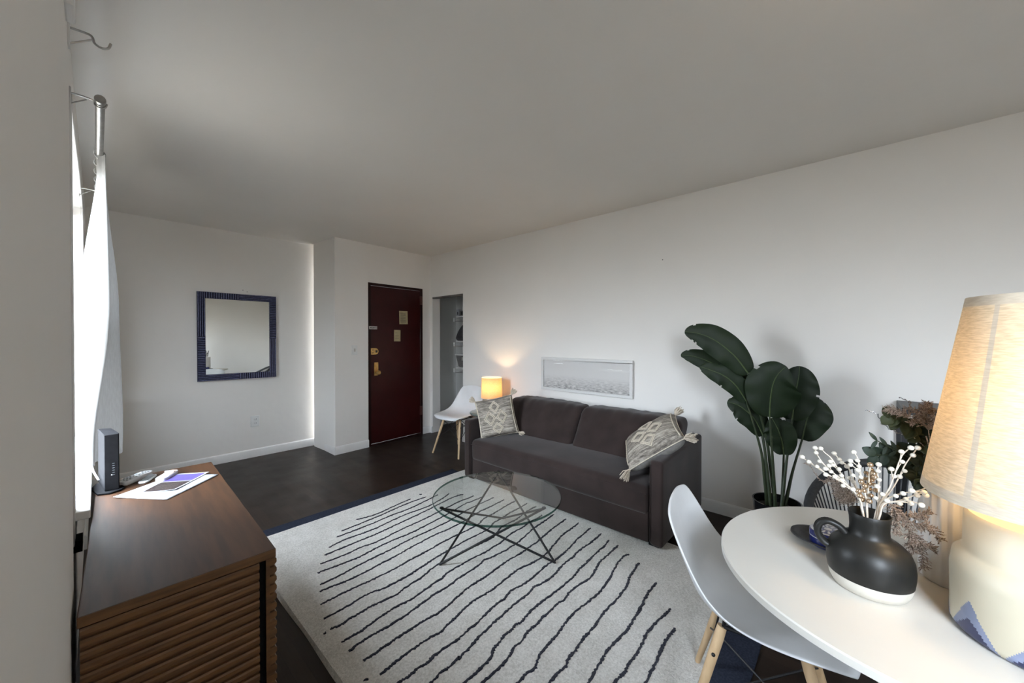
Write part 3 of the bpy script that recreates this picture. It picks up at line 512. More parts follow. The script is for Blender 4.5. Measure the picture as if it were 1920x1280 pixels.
# windows
def window(name, w, XW=XW, proj=-.020):
    y0, y1, z0, z1 = w; b = MB(); X0, X1 = -.155, -.115; t = .045
    b.box(X0, X1, y0, y0 + t, z0, z1); b.box(X0, X1, y1 - t, y1, z0, z1); b.box(X0, X1, y0, y1, z1 - t, z1); b.box(X0, X1, y0, y1, z0, z0 + t)
    zm = (z0 + z1) / 2; b.box(X0 - .012, X1 + .006, y0, y1, zm - .025, zm + .025)
    f = struct(b.build(name, TRIM, smooth=False, bevel=.004))
    p = MB().box(-.137, -.133, y0 + t, y1 - t, z0 + t, z1 - t).build('window_pane', PANE, parent=f, smooth=False)
    s = MB(); s.box(-.115, XW + .001, y0 + .001, y1 - .001, z0 + .002, z0 + .032); s.box(XW, proj, y0 - .05, min(y1 + .05, y0 + 1.6), z0 + .002, z0 + .032)
    s.build('window_sill', TRIM, parent=f, smooth=False, bevel=.004)
    c = MB(); d = .055
    c.box(XW, XW + .010, y0 - d, y0, z0 - .06, z1 + d); c.box(XW, XW + .010, y1, y1 + d, z0 - .06, z1 + d); c.box(XW, XW + .010, y0 - d, y1 + d, z1, z1 + d)
    c.box(XW, XW + .008, y0 - d, y1 + d, z0 - .085, z0)
    c.build('window_casing', TRIM, parent=f, smooth=False, bevel=.003)
    return f
window('window_1', W1); window('window_2', W2); window('added_fill_window', W_FILL, -.045, -.030)  # last one is added, unseen behind the camera, to brighten the right side

# entrance door (structure) in the entrance wall's own frame
def epos(lx, ly, z): return (EO[0] + ux * lx - uy * ly, EO[1] + uy * lx + ux * ly, z)
def eo(mb, name, mats, parent=None, lab=None, **k):
    o = mb.build(name, mats, rel=False, **k)
    if parent: o.parent = parent
    else: o.location = (EO[0], EO[1], 0); o.rotation_euler = (0, 0, EA)
    if lab: o['label'] = lab
    return o
b = MB(); t = .034
b.box(DX0 + .001, DX0 + t, -.006, .10, 0, DZ - .001); b.box(DX1 - t, DX1 - .001, -.006, .10, 0, DZ - .001); b.box(DX0 + t, DX1 - t, -.006, .10, DZ - t, DZ - .001); b.box(DX0 + t, DX1 - t, -.004, .10, 0, .022)
door = struct(eo(b, 'door_1', DOORF, smooth=False, bevel=.002))
def ch(o, lab=None):
    if lab: o['label'] = lab
    return o
eo(MB().box(DX0 + t + .003, DX1 - t - .003, .004, .05, .026, DZ - t - .003), 'door_panel', DOORP, door, smooth=False, bevel=.002)
def lx(x): return (x - 1.83) / cos(EA)
# lock parts: surface deadbolt, escutcheon with knob, chain, hinges
b = MB(); x0, x1 = lx(2.270), lx(2.372); zc = 1.177; h = .039
poly = [(x0, -.012, zc - h), (x1 - h, -.012, zc - h)] + [(x1 - h + h * sin(a), -.012, zc - h * cos(a)) for a in [pi * k / 10 for k in range(1, 10)]] + [(x1 - h, -.012, zc + h), (x0, -.012, zc + h)]
b.prism(poly, (0, .018, 0))
db = eo(b, 'deadbolt_plate', BRASS, door, 'brass deadbolt with a rounded end', ang=30)
b = MB(); b.box(x0 + .018, x0 + .030, -.016, -.010, zc - .024, zc - .012); b.box(x0 + .018, x0 + .030, -.016, -.010, zc + .012, zc + .024); b.box(x1 - .040, x1 - .018, -.020, -.010, zc - .016, zc + .014)
q = eo(b, 'thumb_turn', SLOT, db, smooth=False)
b = MB(); b.box(lx(2.318), lx(2.374), -.006, .006, .873, 1.038)
pl = eo(b, 'handle_plate', BRASS, door, 'tall brass escutcheon plate', smooth=False, bevel=.003)
b = MB(); b.lathe([(0, .066), (.018, .064), (.028, .052), (.029, .042), (.022, .030), (.011, .022), (.011, 0)], (lx(2.352), -.004, .912), 20, axis=(Vector((1, 0, 0)), Vector((0, 0, 1)), Vector((0, -1, 0))))
eo(b, 'door_knob', BRASS, pl, 'round brass knob')
b = MB(); b.box(lx(2.248), lx(2.356), -.010, .006, 1.452, 1.490); b.tube([(lx(2.275), -.012, 1.474), (lx(2.30), -.018, 1.466), (lx(2.33), -.016, 1.470), (lx(2.35), -.012, 1.472)], .005, 6, mi=1); b.box(lx(2.262), lx(2.345), -.0115, -.009, 1.466, 1.477, mi=2)
eo(b, 'chain_lock', [STEEL, STEEL, SLOT], door, 'silver chain lock', smooth=False)
for z in (1.865, .335):
    b = MB(); b.box(DX1 - .045, DX1 - .006, -.010, .004, z - .06, z + .06); b.tube([(DX1 - .026, -.012, z - .06), (DX1 - .026, -.012, z + .06)], .006, 8)
    eo(b, 'hinge', pm('painted_hinge_%d' % int(z * 10), (.07, .020, .016), (.05, .014, .012), sc=20, rough=.35), door)
def notice(name, x0, x1, z0, z1, skew, rows, label):
    b = MB(); y = -.0005
    b.box(lx(x0), lx(x1), y, y + .0035, z0, z1)
    for k in range(rows):
        z = z1 - .02 - (z1 - z0 - .04) * (k + .5) / rows
        L = .85 if (k * 7) % 5 else .5
        xa = lx(x0) + .014; xb = lx(x1) - .014
        b.box(xa, xa + (xb - xa) * L, y - .0008, y + .0005, z - .0016, z + .0016, 1)
    cx = lx((x0 + x1) / 2); cz = (z0 + z1) / 2
    o = b.build(name, [PAPERY, INK], origin=(cx, 0, cz), smooth=False); o.location = epos(cx, 0, cz); o.rotation_euler = (0, radians(skew), EA)
    tag(o, label, 'notice'); return o
notice('paper_notice', 2.683, 2.812, 1.528, 1.703, -1.5, 15, 'upper and larger yellowed paper notice with close lines of text on the dark red door')
notice('paper_notice', 2.604, 2.699, 1.30, 1.449, .5, 3, 'lower and smaller yellowed paper notice, nearly blank, on the dark red door')
# light switch on the stretch of wall left of the door
t_ = thing('light_switch', 'white light switch plate on the wall left of the dark red door', 'light switch', epos(lx(2.062), 0, 1.20), EA)
MB().box(-.037, .037, -.007, 0, -.058, .058).build('cover_plate', SWITCHM, parent=t_, rel=False, smooth=False, bevel=.003)
b = MB(); b.box(-.009, .009, -.012, -.004, -.018, .018); MB_ = b.build('toggle', pm('ivory_toggle', (.5, .48, .44), (.45, .43, .4), rough=.4), parent=t_, rel=False, smooth=False, bevel=.002)
t_ = thing('wall_outlet', 'white double power outlet low on the back wall below the mirror', 'power outlet', (1.193, YB, .404), 0)
MB().box(-.042, .042, -.008, 0, -.062, .062).build('cover_plate', SWITCHM, parent=t_, rel=False, smooth=False, bevel=.004)
for dz in (.022, -.022):
    b = MB(); b.lathe([(0, .003), (.016, .003), (.018, 0)], (.006, -.007, dz), 16, axis=(Vector((1, 0, 0)), Vector((0, 0, 1)), Vector((0, -1, 0)))); b.box(-.002, .001, -.0115, -.008, dz - .006, dz + .006, 1); b.box(.010, .013, -.0115, -.008, dz - .006, dz + .006, 1)
    b.build('socket', [SWITCHM, SLOT], parent=t_, rel=False)
# nails and scuffs
def nail(loc, n, label):
    b = MB(); b.lathe([(0, .010), (.004, .009), (.004, .006), (.0018, .005), (.0018, -.004)], (0, 0, 0), 10, axis=(Vector((1, 0, 0)) if abs(n[1]) else Vector((0, 1, 0)), Vector((0, 0, 1)), Vector(n)))
    o = b.build('nail', SLOT, origin=(0, 0, 0)); o.location = loc; tag(o, label, 'nail')
nail((1.085, YB, 1.872), (0, -1, 0), 'left nail of the pair in the wall above the navy mirror')
nail((1.124, YB, 1.857), (0, -1, 0), 'right nail of the pair in the wall above the navy mirror')
nail((XR, 1.184, 1.997), (-1, 0, 0), 'single small nail high on the white wall above the sofa')

# ------------------------------------------------------------------ mirror
MX0, MX1, MZ0, MZ1 = .688, 1.399, .893, 1.824; fw = .068; mt = .03
mr = thing('wall_mirror', 'rectangular wall mirror in a ribbed navy blue frame on the back wall', 'mirror', ((MX0 + MX1) / 2, YB - .024, (MZ0 + MZ1) / 2), radians(-.65)); mr.rotation_euler[0] = -.0047
cx, cz = (MX0 + MX1) / 2, (MZ0 + MZ1) / 2
hw, hh = (MX1 - MX0) / 2, (MZ1 - MZ0) / 2
b = MB()
def ribs(xa, xb, za, zb, vert, n):
    # half round battens side by side over a backing
    b.box(xa, xb, -.006, .012, za, zb)
    for k in range(n):
        seg = 6
        if vert:
            w = (xb - xa) / n; x = xa + w * (k + .5)
            poly = [(x + w * .48 * cos(pi * j / seg), -.006 - w * .55 * sin(pi * j / seg), za + .001) for j in range(seg + 1)]
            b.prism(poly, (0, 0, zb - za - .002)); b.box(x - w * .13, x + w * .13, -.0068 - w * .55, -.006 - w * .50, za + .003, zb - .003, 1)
        else:
            w = (zb - za) / n; z = za + w * (k + .5)
            poly = [(xa + .001, -.006 - w * .55 * sin(pi * j / seg), z + w * .48 * cos(pi * j / seg)) for j in range(seg + 1)]
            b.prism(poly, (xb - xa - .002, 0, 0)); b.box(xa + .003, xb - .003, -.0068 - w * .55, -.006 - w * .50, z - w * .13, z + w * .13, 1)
ribs(-hw, -hw + fw, 0, hh, True, 4); ribs(-hw, -hw + fw, -hh + fw, 0, False, 22)
ribs(-hw + fw, 0, hh - fw, hh, True, 14); ribs(0, hw, hh - fw, hh, False, 4)
ribs(hw - fw, hw, -.02, hh - fw, False, 21); ribs(hw - fw, hw, -hh, -.02, True, 4)
ribs(0, hw - fw, -hh, -hh + fw, True, 14); ribs(-hw, 0, -hh, -hh + fw, False, 4)
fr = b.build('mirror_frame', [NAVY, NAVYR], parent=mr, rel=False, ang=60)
g = MB().box(-hw + fw - .004, hw - fw + .004, -.003, .008, -hh + fw - .004, hh - fw + .004).build('mirror_glass', MIRROR, parent=mr, rel=False, smooth=False)

# ------------------------------------------------------------------ closet shelves and what is on them
def shelf(z, label):
    t = thing('closet_shelf', label, 'shelf', (3.73, 3.9, z), 0, 'white closet shelves')
    b = MB(); b.box(3.60, 3.868, 3.25, 4.40, z, z + .018); b.build('shelf_board', TRIM, parent=t, smooth=False, bevel=.002)
    b = MB(); b.box(3.598, 3.606, 4.425, 4.455, z - .062, z - .006); b.box(3.606, 3.868, 4.434, 4.444, z - .058, z - .050); b.box(3.606, 3.868, 4.434, 4.444, z - .014, z - .006)
    b.build('shelf_bracket', TRIM, parent=t, smooth=False)
    b = MB(); b.tube([(3.612, 3.25, z - .060), (3.612, 4.43, z - .060)], .004, 6); b.build('hanging_rail', WIREB, parent=t)
    return t
shelf(1.652, 'topmost of the three white closet shelves'); shelf(1.284, 'middle of the three white closet shelves'); shelf(.893, 'lowest of the three white closet shelves')
z = 1.671
o = MB().box(3.605, 3.665, 4.335, 4.392, z, z + .100).box(3.604, 3.606, 4.35, 4.372, z + .02, z + .06, 1).build('small_box', [PAPERW, SLOT], origin=(3.635, 4.36, z), smooth=False, bevel=.002); tag(o, 'small white box with a dark patch on the top closet shelf', 'box')
o = MB().box(3.607, 3.80, 4.09, 4.325, z, z + .075).box(3.605, 3.608, 4.13, 4.17, z + .02, z + .05, 1).box(3.605, 3.608, 4.25, 4.29, z + .015, z + .06, 1).build('storage_box', [WIREB, SLOT], origin=(3.7, 4.17, z), smooth=False, bevel=.004); tag(o, 'low grey box beside the small white box on the top closet shelf', 'box')
z = 1.303; b = MB()
def bagfn(u, v):
    a = 2 * pi * u; t = v
    r = (sin(pi * min(1, .12 + .88 * (1 - t) ** .8) * .5)) if t > .02 else .9
    w = .235 * (1 - t ** 2.2) ** .55 * (1 + .04 * sin(3 * a)) if t > .1 else .235 * (.80 + 2.0 * t)
    return (3.725 + .120 * w / .235 * cos(a), 4.285 + w * sin(a) - .09 * t, z + .305 * t)
b.grid(bagfn, 28, 16); b.box(3.66, 3.81, 4.12, 4.39, z, z + .01)
o = b.build('duffel_bag', BAG, origin=(3.735, 4.26, z)); tag(o, 'rounded dark grey bag on the middle closet shelf', 'bag')
z = .912
t = thing('storage_basket', 'grey woven basket with a white rim and paper tag on the lowest closet shelf', 'basket', (3.73, 4.2, z))
b = MB()
def frus(u, v):
    a = u * 4; i = int(a) % 4; f = a - int(a)
    hx, hy = lerp(.095, .118, v), lerp(.165, .20, v)
    cs = [(-1, -1), (1, -1), (1, 1), (-1, 1)]; p, q = cs[i], cs[(i + 1) % 4]
    return (3.74 + hx * lerp(p[0], q[0], f), 4.225 + hy * lerp(p[1], q[1], f), z + .006 + .17 * v)
b.grid(frus, 32, 10); b.box(3.65, 3.83, 4.07, 4.38, z, z + .008); b.build('basket_body', WIREB, parent=t)
b = MB(); r = [(3.74 + .121 * i, 4.225 + .203 * j, z + .182) for i, j in ((-1, -1), (1, -1), (1, 1), (-1, 1))]; b.tube(r, .010, 6, closed=True); b.build('basket_rim', TRIM, parent=t)
b = MB(); b.box(3.616, 3.621, 4.22, 4.285, z + .10, z + .150); b.build('paper_tag', TAGM, parent=t, smooth=False)
# ------------------------------------------------------------------ rug
rug = thing('area_rug', 'large cream shag rug with wavy navy stripes under the glass coffee table', 'rug', (1.55, 1.65, 0))
RX0, RX1, RY0, RY1 = .62, 2.485, .43, 2.90
b = MB(); nx, ny = 60, 80
def rugz(x, y):
    e = min(x - RX0, RX1 - x, y - RY0, RY1 - y)
    return .016 * min(1, (max(e, 0) / .012) ** .5) + .0012 * noise.noise((x * 7, y * 7, 0)) * (e > .02)
def rfn(u, v):
    def w(t, a, c): 
        t = t * 1.0
        return a + (c - a) * t
    U = .5 - .5 * cos(pi * u) if False else u
    x = RX0 + (RX1 - RX0) * u; y = RY0 + (RY1 - RY0) * v
    if u == 0: x -= .002
    wob = .006 * noise.noise((x * 3, y * 3, 5)) * (1 if (u in (0, 1) or v in (0, 1)) else 0)
    z = 0.001 if (u in (0, 1) or v in (0, 1)) else .016 + .0012 * noise.noise((x * 7, y * 7, 0))
    return (x + wob, y + wob, z)
us = [0, .004, .010] + [.01 + .98 * k / nx for k in range(1, nx)] + [.99, .996, 1]
vs = [0, .003, .008] + [.008 + .984 * k / ny for k in range(1, ny)] + [.992, .997, 1]
b.grid(lambda u, v: rfn(us[int(round(u * (len(us) - 1)))], vs[int(round(v * (len(vs) - 1)))]), len(us) - 1, len(vs) - 1)
rr = random.Random(3)
def wavy(pts, k):
    P = [Vector((p[0], p[1], 0)) for p in pts]
    L = sum((P[i + 1] - P[i]).length for i in range(len(P) - 1)); n = max(4, int(L / .008))
    C = [pchip([tuple(q) for q in P], i / n) for i in range(n + 1)]
    vs = []; fs = []
    for i, c in enumerate(C):
        d = (C[min(i + 1, n)] - C[max(i - 1, 0)]).normalized(); q = Vector((-d.y, d.x, 0))
        e = min(1, min(i, n - i) / 3 + .35)
        wd = (.0062 + .0022 * noise.noise((c.x * 30, c.y * 9, k)) + rr.uniform(-.0024, .0024)) * e
        off = rr.uniform(-.0030, .0030)
        for s_, zz in ((-1, .0150), (-.55, .0200), (.55, .0200), (1, .0150)):
            p = c + q * (wd * s_ * rr.uniform(.85, 1.2) + off); vs.append((p.x, p.y, zz))
    for i in range(n):
        for j in range(3): fs.append((i * 4 + j, i * 4 + j + 1, i * 4 + j + 5, i * 4 + j + 4))
    b.add(vs, fs, 1)
for k, s in enumerate(STRIPES): wavy(s, k)
b.build('pile', [RUGW, RUGD], parent=rug, recalc=False)
b = MB()
b.box(RX0 + .004, RX1 - .06, RY1 - .01, 3.022, .0005, .007)
o = b.build('woven_end', RUGB, parent=rug, smooth=False, bevel=.002); o['label'] = 'flat navy woven end at the far side'
b = MB(); b.box(RX0 + .004, RX1 - .02, .287, RY0 + .01, .0005, .007); o = b.build('woven_end', RUGB, parent=rug, smooth=False, bevel=.002); o['label'] = 'flat navy woven end by the dining chair'

# ------------------------------------------------------------------ sofa
SB = .019
sofa = thing('sofa', 'long charcoal velvet sofa with slim arms against the white wall', 'sofa', (2.75, 1.79, SB))
Y0, Y1 = .865, 2.735; XF, XB = 2.335, 3.165
b = MB(); b.rbox((2.755, 1.80, .121 + SB), (.40, .84, .109), .012, nn=(6, 10, 4)); b.rbox((3.085, 1.80, .32), (.075, .84, .29), .05, nn=(4, 10, 4))
b.build('base_frame', SOFA, parent=sofa)
def armf(sgn):
    def f(q):
        # top edge falls gently towards the front, soft crown
        z = q.z
        if z > 0: z += .012 * (q.x / .41) - .004
        return (q.x, q.y, z)
    return f
for yc in (Y0 + .042, Y1 - .042):
    b = MB(); b.rbox(((XF + XB) / 2, yc, .045 + SB + .245), ((XB - XF) / 2, .041, .278), .022, nn=(8, 4, 8), deform=armf(1))
    b.tube([(XF - .001, yc + (.034 if yc < 1.8 else -.034), z) for z in (.06, .3, .545)], .0035, 6)
    b.build('arm', SOFA, parent=sofa)
def seatd(q):
    x, y, z = q
    if z > 0:
        crown = (1 - (x / .36) ** 2 * .9) * (1 - abs(y / .845) ** 6)
        z += .030 * max(0, crown) + .035 * (x + .34) / .68 - .030
        z += .004 * noise.noise((x * 5, y * 3.2, 1)) * 1.5
        z += .0045 * max(0, noise.noise((x * 3 + y * 6, y * 18 - x * 7, 3))) * math.exp(-((y - .25) / .3) ** 2 - ((x - .05) / .2) ** 2)
    if x < -.25: x -= .010 * (1 - (z / .12) ** 2) * (1 - abs(y / .845) ** 8)
    return (x, y, z)
b = MB(); b.rbox((2.675, 1.80, .312), (.335, .842, .105), .035, nn=(14, 44, 5), deform=seatd)
b.tube([(XF - .004, y, .352 + .004 * noise.noise((y * 3, 0, 0))) for y in [.97 + .083 * k for k in range(21)]], .0035, 5)
b.build('seat_cushion', SOFA, parent=sofa)
def backd(ph):
    def f(q):
        x, y, z = q; t = (z + .17) / .34
        x += .20 * t - .10                                  # leans back
        w = 1 - abs(y / .42) ** 4
        x -= .030 * w * (1 - (2 * t - 1) ** 2)
        if z > .10: z += .014 * w * sstep(-.1, .1, x)
        if z > .06: z += .0075 * noise.noise((x * 7, y * 20 + ph, ph)) ; 
        wr = noise.noise((y * 9 + ph, z * 14, ph + 2)); x += .007 * wr * (.4 + abs(y / .42) ** 3 * 1.6)
        return (x, y, z)
    return f
for yc, hy, ph in ((2.205, .425, 1.3), (1.352, .425, 7.7)):
    b = MB(); b.rbox((2.88, yc, .565), (.105, hy, .165), .05, nn=(8, 34, 16), deform=backd(ph))
    o = b.build('back_cushion', SOFA, parent=sofa); 
for x, y in ((2.40, .93), (2.40, 2.67), (3.10, .93), (3.10, 2.67)):
    b = MB(); zb = .017 if x < 2.485 else 0.0
    b.box(x - .035, x + .035, y - .035, y + .035, zb, .052); b.build('foot', BLACKP, parent=sofa, smooth=False, bevel=.004)

# ------------------------------------------------------------------ throw pillows
def tassel(mb, p, d, L=.07, n=44, seed=0):
    r_ = random.Random(seed); p = Vector(p); d = Vector(d).normalized(); a = d.orthogonal().normalized(); c = d.cross(a)
    mb.sphere(p + d * .006, .011, 8, 6)
    for k in range(n):
        t = r_.uniform(0, 2 * pi); s = sqrt(r_.random()) * .026
        e = p + d * (L * r_.uniform(.8, 1.05)) + (a * cos(t) + c * sin(t)) * s * 1.3 + Vector((0, 0, -.012 * r_.random()))
        m = p + d * (L * .45) + (a * cos(t) + c * sin(t)) * s
        mb.tube([p + d * .008 + (a * cos(t) + c * sin(t)) * .007, m, e], [.0028, .0034, .0022], 4)
def pillow(name, label, c, ax, ay, S=.44, T=.075, sag=0.0, seed=1, tass=1.0):
    # ax, ay: edge directions of the face; az faces the viewer
    ax = Vector(ax).normalized(); ay = Vector(ay); ay = (ay - ax * ay.dot(ax)).normalized(); az = ax.cross(ay).normalized()
    t = thing(name, label, 'cushion', c, 0, 'woven throw pillows on the sofa'); t.rotation_mode = 'QUATERNION'
    M = Matrix((ax, ay, az)).transposed(); t.rotation_quaternion = M.to_quaternion()
    h = S / 2
    def surf(u, v, s):
        x, y = 2 * u - 1, 2 * v - 1
        k = 1 - .055 * (1 - abs(y) ** 2) * abs(x) ** 3 ; l = 1 - .055 * (1 - abs(x) ** 2) * abs(y) ** 3
        th = T * (max(0, (1 - x ** 4)) * max(0, (1 - y ** 4))) ** .42
        wr = .004 * noise.noise((x * 2.5 + seed, y * 3, s)) * (1 - max(abs(x), abs(y)) ** 6)
        return (x * h * k, y * h * l, s * th + s * wr + sag * (x * x - .5) * .05)
    b = MB(); n = 30
    b.grid(lambda u, v: surf(u, v, 1), n, n, 0); b.grid(lambda u, v: surf(u, v, -1), n, n, 2)
    def cord(pts, r=.0042, m=14):
        P = []
        for i in range(len(pts) - 1):
            for k in range(m):
                f = k / m; x = lerp(pts[i][0], pts[i + 1][0], f); y = lerp(pts[i][1], pts[i + 1][1], f)
                q = surf((x + 1) / 2, (y + 1) / 2, 1); P.append((q[0], q[1], q[2] + .002 + .0012 * sin(len(P) * 2.1)))
        b.tube(P, r, 6, 1)
    def diamond(cx, cy, rx, ry):
        for s_ in (1, .72):
            cord([(cx - rx * s_, cy), (cx, cy + ry * s_), (cx + rx * s_, cy), (cx, cy - ry * s_), (cx - rx * s_, cy), (cx - rx * s_ * .9, cy + ry * s_ * .1)])
    diamond(.02, .50, .27, .32); diamond(-.30, -.05, .30, .36); diamond(.32, -.05, .28, .36); diamond(.02, -.60, .27, .30)
    cord([(-.93, -.95), (-.93, .95)], .0045, 40); cord([(.93, -.95), (.93, .95)], .0045, 40)
    # edge piping
    for e in range(4):
        P = []
        for k in range(25):
            f = k / 24; u, v = [(f, 0), (1, f), (1 - f, 1), (0, 1 - f)][e]; P.append(surf(u, v, 0))
        b.tube(P, .0035, 5, 1)
    b.build('pillow_cover', [PILLOW, ROPE, PILB], parent=t, rel=False)
    for i, (sx, sy) in enumerate(((-1, -1), (1, -1), (1, 1), (-1, 1))):
        m = MB(); tassel(m, (sx * h * .985, sy * h * .985, 0), (sx, sy, .05), .062 * tass, seed=seed * 10 + i); m.build('tassel', TASS, parent=t, rel=False)
    return t
pillow('throw_pillow', 'grey woven diamond pillow standing upright at the sofa end beside the small lamp', (2.562, 2.522, .588), (.60, -.70, .20), (.03, .36, .93), S=.365, T=.075, seed=1)
pillow('throw_pillow', 'grey woven diamond pillow lying tilted over the sofa arm nearer the dining table', (2.645, 1.045, .610), (.27, -.74, .58), (.88, .42, .17), S=.425, T=.085, seed=2, tass=1.3)

# ------------------------------------------------------------------ coffee table
GZ = .345; gc = (1.700, 1.668)
ct = thing('coffee_table', 'round clear glass coffee table on a zigzag black rod base standing on the rug', 'coffee table', (gc[0], gc[1], .017))
b = MB(); R = .404; b.lathe([(0, 0), (R - .003, 0), (R, .003), (R, .010), (R - .003, .013), (0, .013)], (gc[0], gc[1], GZ - .006), 96, mfun=lambda i, k: 1 if i in (1, 2, 3) else 0)
b.build('glass_top', [GLASS, GLASSE], parent=ct, ang=30)
A, B_, C_ = (1.333, 1.775), (1.797, 1.290), (1.985, 1.890)
T1, T2, T3 = (2.026, 1.973), (1.364, 1.800), (1.772, 1.351)
fz, tz = .024, GZ - .013
rods = [(A, T1), (T1, B_), (A, T3), (T3, C_), (C_, T2), (T2, B_)]
b = MB()
for p, q in rods:
    P = (p[0], p[1], fz if p in (A, B_, C_) else tz); Q = (q[0], q[1], fz if q in (A, B_, C_) else tz)
    b.tube([P, Q], .0065, 10); b.sphere(P, .0068, 10, 6); b.sphere(Q, .0068, 10, 6)
b.build('rod_base', BLACKM, parent=ct)
for T_ in (T1, T2, T3):
    b = MB(); b.lathe([(0, 0), (.012, 0), (.012, .0065), (0, .0065)], (T_[0], T_[1], GZ - .0125), 14); b.build('rubber_pad', BLACKP, parent=ct)

# ------------------------------------------------------------------ white shell chairs
def make_chair(label, loc, rz, group):
    t = thing('shell_chair', label, 'chair', loc, rz, group)
    prof = [(.232, .414), (.224, .434), (.187, .446), (.11, .440), (.02, .428), (-.07, .424), (-.135, .436), (-.180, .475), (-.205, .535), (-.224, .60), (-.242, .67), (-.258, .735), (-.271, .785), (-.277, .808)]
    edge = [(.205, .418), (.198, .436), (.168, .448), (.105, .453), (.03, .460), (-.045, .477), (-.102, .508), (-.144, .552), (-.176, .603), (-.204, .658), (-.228, .708), (-.249, .752), (-.264, .782), (-.272, .797)]
    wid = [.150, .192, .212, .222, .229, .232, .231, .227, .221, .212, .200, .183, .155, .100]
    def sh(u, v):
        p = pchip([(a[0], a[1], 0) for a in prof], u); q = pchip([(a[0], a[1], 0) for a in edge], u); w = pchip([(a, 0, 0) for a in wid], u).x
        s = 2 * v - 1; r = p.lerp(q, abs(s) ** 2.5)
        z = r.y if r.y < .44 else .44 + (r.y - .44) * .855
        return (r.x, w * s, z)
    b = MB(); b.grid(sh, 44, 24)
    o = b.build('seat_shell', WHITEP, parent=t, rel=False, ang=180, solid=.008, sub=1, soff=-1)
    tops = []
    for sx in (1, -1):
        for sy in (1, -1):
            top = Vector((.105 * sx - .0, .125 * sy, .405)); bot = Vector((.215 * sx, .205 * sy, .0))
            b = MB(); b.tube([bot, bot.lerp(top, .03), bot.lerp(top, .5), bot.lerp(top, .92), top], [.0095, .0105, .0135, .0155, .014], 14)
            lg = b.build('leg', BEECH, parent=t, rel=False)
            f = MB(); q = bot.lerp(top, .80); f.sphere(q + Vector((0, 0.0155 * sy, 0)), .006, 8, 6); f.build('bolt', BLACKM, parent=lg, rel=False)
            tops.append((top, bot))
    b = MB()
    P = {}
    i = 0
    for sx in (1, -1):
        for sy in (1, -1): P[sx, sy] = tops[i]; i += 1
    def at(k, f): return P[k][1].lerp(P[k][0], f)
    r = .0034
    for sy in (1, -1):
        b.tube([at((1, sy), .45), at((-1, sy), .93)], r, 6); b.tube([at((-1, sy), .45), at((1, sy), .93)], r, 6)
    for sx in (1, -1):
        b.tube([at((sx, 1), .45), at((sx, -1), .93)], r, 6); b.tube([at((sx, -1), .45), at((sx, 1), .93)], r, 6)
    for sx in (1, -1): b.tube([(.10 * sx, -.13, .407), (.10 * sx, .13, .407)], .006, 8)
    for sy in (1, -1): b.tube([(-.10, .13 * sy, .407), (.10, .13 * sy, .407)], .006, 8)
    b.build('wire_brace', BLACKM, parent=t, rel=False)
    return t
chair = make_chair('white moulded shell chair with beech legs pulled up to the round white table', (1.475, .22, .017), radians(-81), 'white shell chairs')
dup(chair, (2.865, 3.455, 0), radians(187), 'white moulded shell chair with beech legs by the closet opening and small lamp')

# ------------------------------------------------------------------ side table and small lamp
st = thing('side_table', 'small round grey-green side table between the sofa end and the white chair', 'side table', (2.90, 2.985, 0))
b = MB(); R = .205; b.lathe([(0, 0), (R - .012, 0), (R - .003, .005), (R, .014), (R - .004, .024), (R - .012, .026), (0, .026)], (2.90, 2.985, .505), 56); b.build('table_top', SIDEG, parent=st)
b = MB(); b.lathe([(.016, 0), (.016, .49)], (2.90, 2.985, .016), 16); b.build('column', BLACKM, parent=st)
b = MB(); b.lathe([(0, 0), (.145, 0), (.145, .008), (.02, .018), (0, .018)], (2.90, 2.985, 0), 40); b.build('foot_plate', BLACKM, parent=st)
lz = .531; lc = (2.955, 2.985)
lm = thing('table_lamp', 'small lit table lamp with tan drum shade and amber glass base on the side table', 'table lamp', (lc[0], lc[1], lz))
b = MB(); b.lathe([(0, 0), (.055, 0), (.058, .006), (.070, .03), (.074, .055), (.066, .085), (.044, .108), (.024, .120), (.020, .128), (.026, .134), (.020, .142), (0, .142)], (*lc, lz), 32); b.build('lamp_base', AMBER, parent=lm)
b = MB(); b.lathe([(.008, .14), (.008, .20), (.016, .20), (.016, .235), (0, .235)], (*lc, lz), 14); b.build('lamp_socket', BRASS, parent=lm)
b = MB(); r0, r1 = .118, .112; zb, zt = .144, .372
b.lathe([(r0, zb), (r0 - .0008, zb + .006)], (*lc, lz), 48, mi=1); b.lathe([(r0 - .0008, zb + .006), ((r0 + r1) / 2, (zb + zt) / 2), (r1 + .0008, zt - .006)], (*lc, lz), 48); b.lathe([(r1 + .0008, zt - .006), (r1, zt)], (*lc, lz), 48, mi=1)
b.build('lamp_shade', [LINEN2, HEM], parent=lm, recalc=False)
b = MB(); zz = lz + .345
for k in range(3): b.tube([(lc[0], lc[1], zz), (lc[0] + r1 * cos(2.1 * k + .5), lc[1] + r1 * sin(2.1 * k + .5), zz + .01)], .002, 5)
b.lathe([(0, -.004), (.009, -.004), (.006, .012), (0, .02)], (lc[0], lc[1], zz), 10); b.tube([(lc[0], lc[1], lz + .30), (lc[0], lc[1], zz)], .003, 5); b.build('shade_spider', BRASS, parent=lm)
b = MB(); b.sphere((lc[0], lc[1], lz + .265), .026, 14, 10); bulb1 = b.build('light_bulb', BULB2, parent=lm)

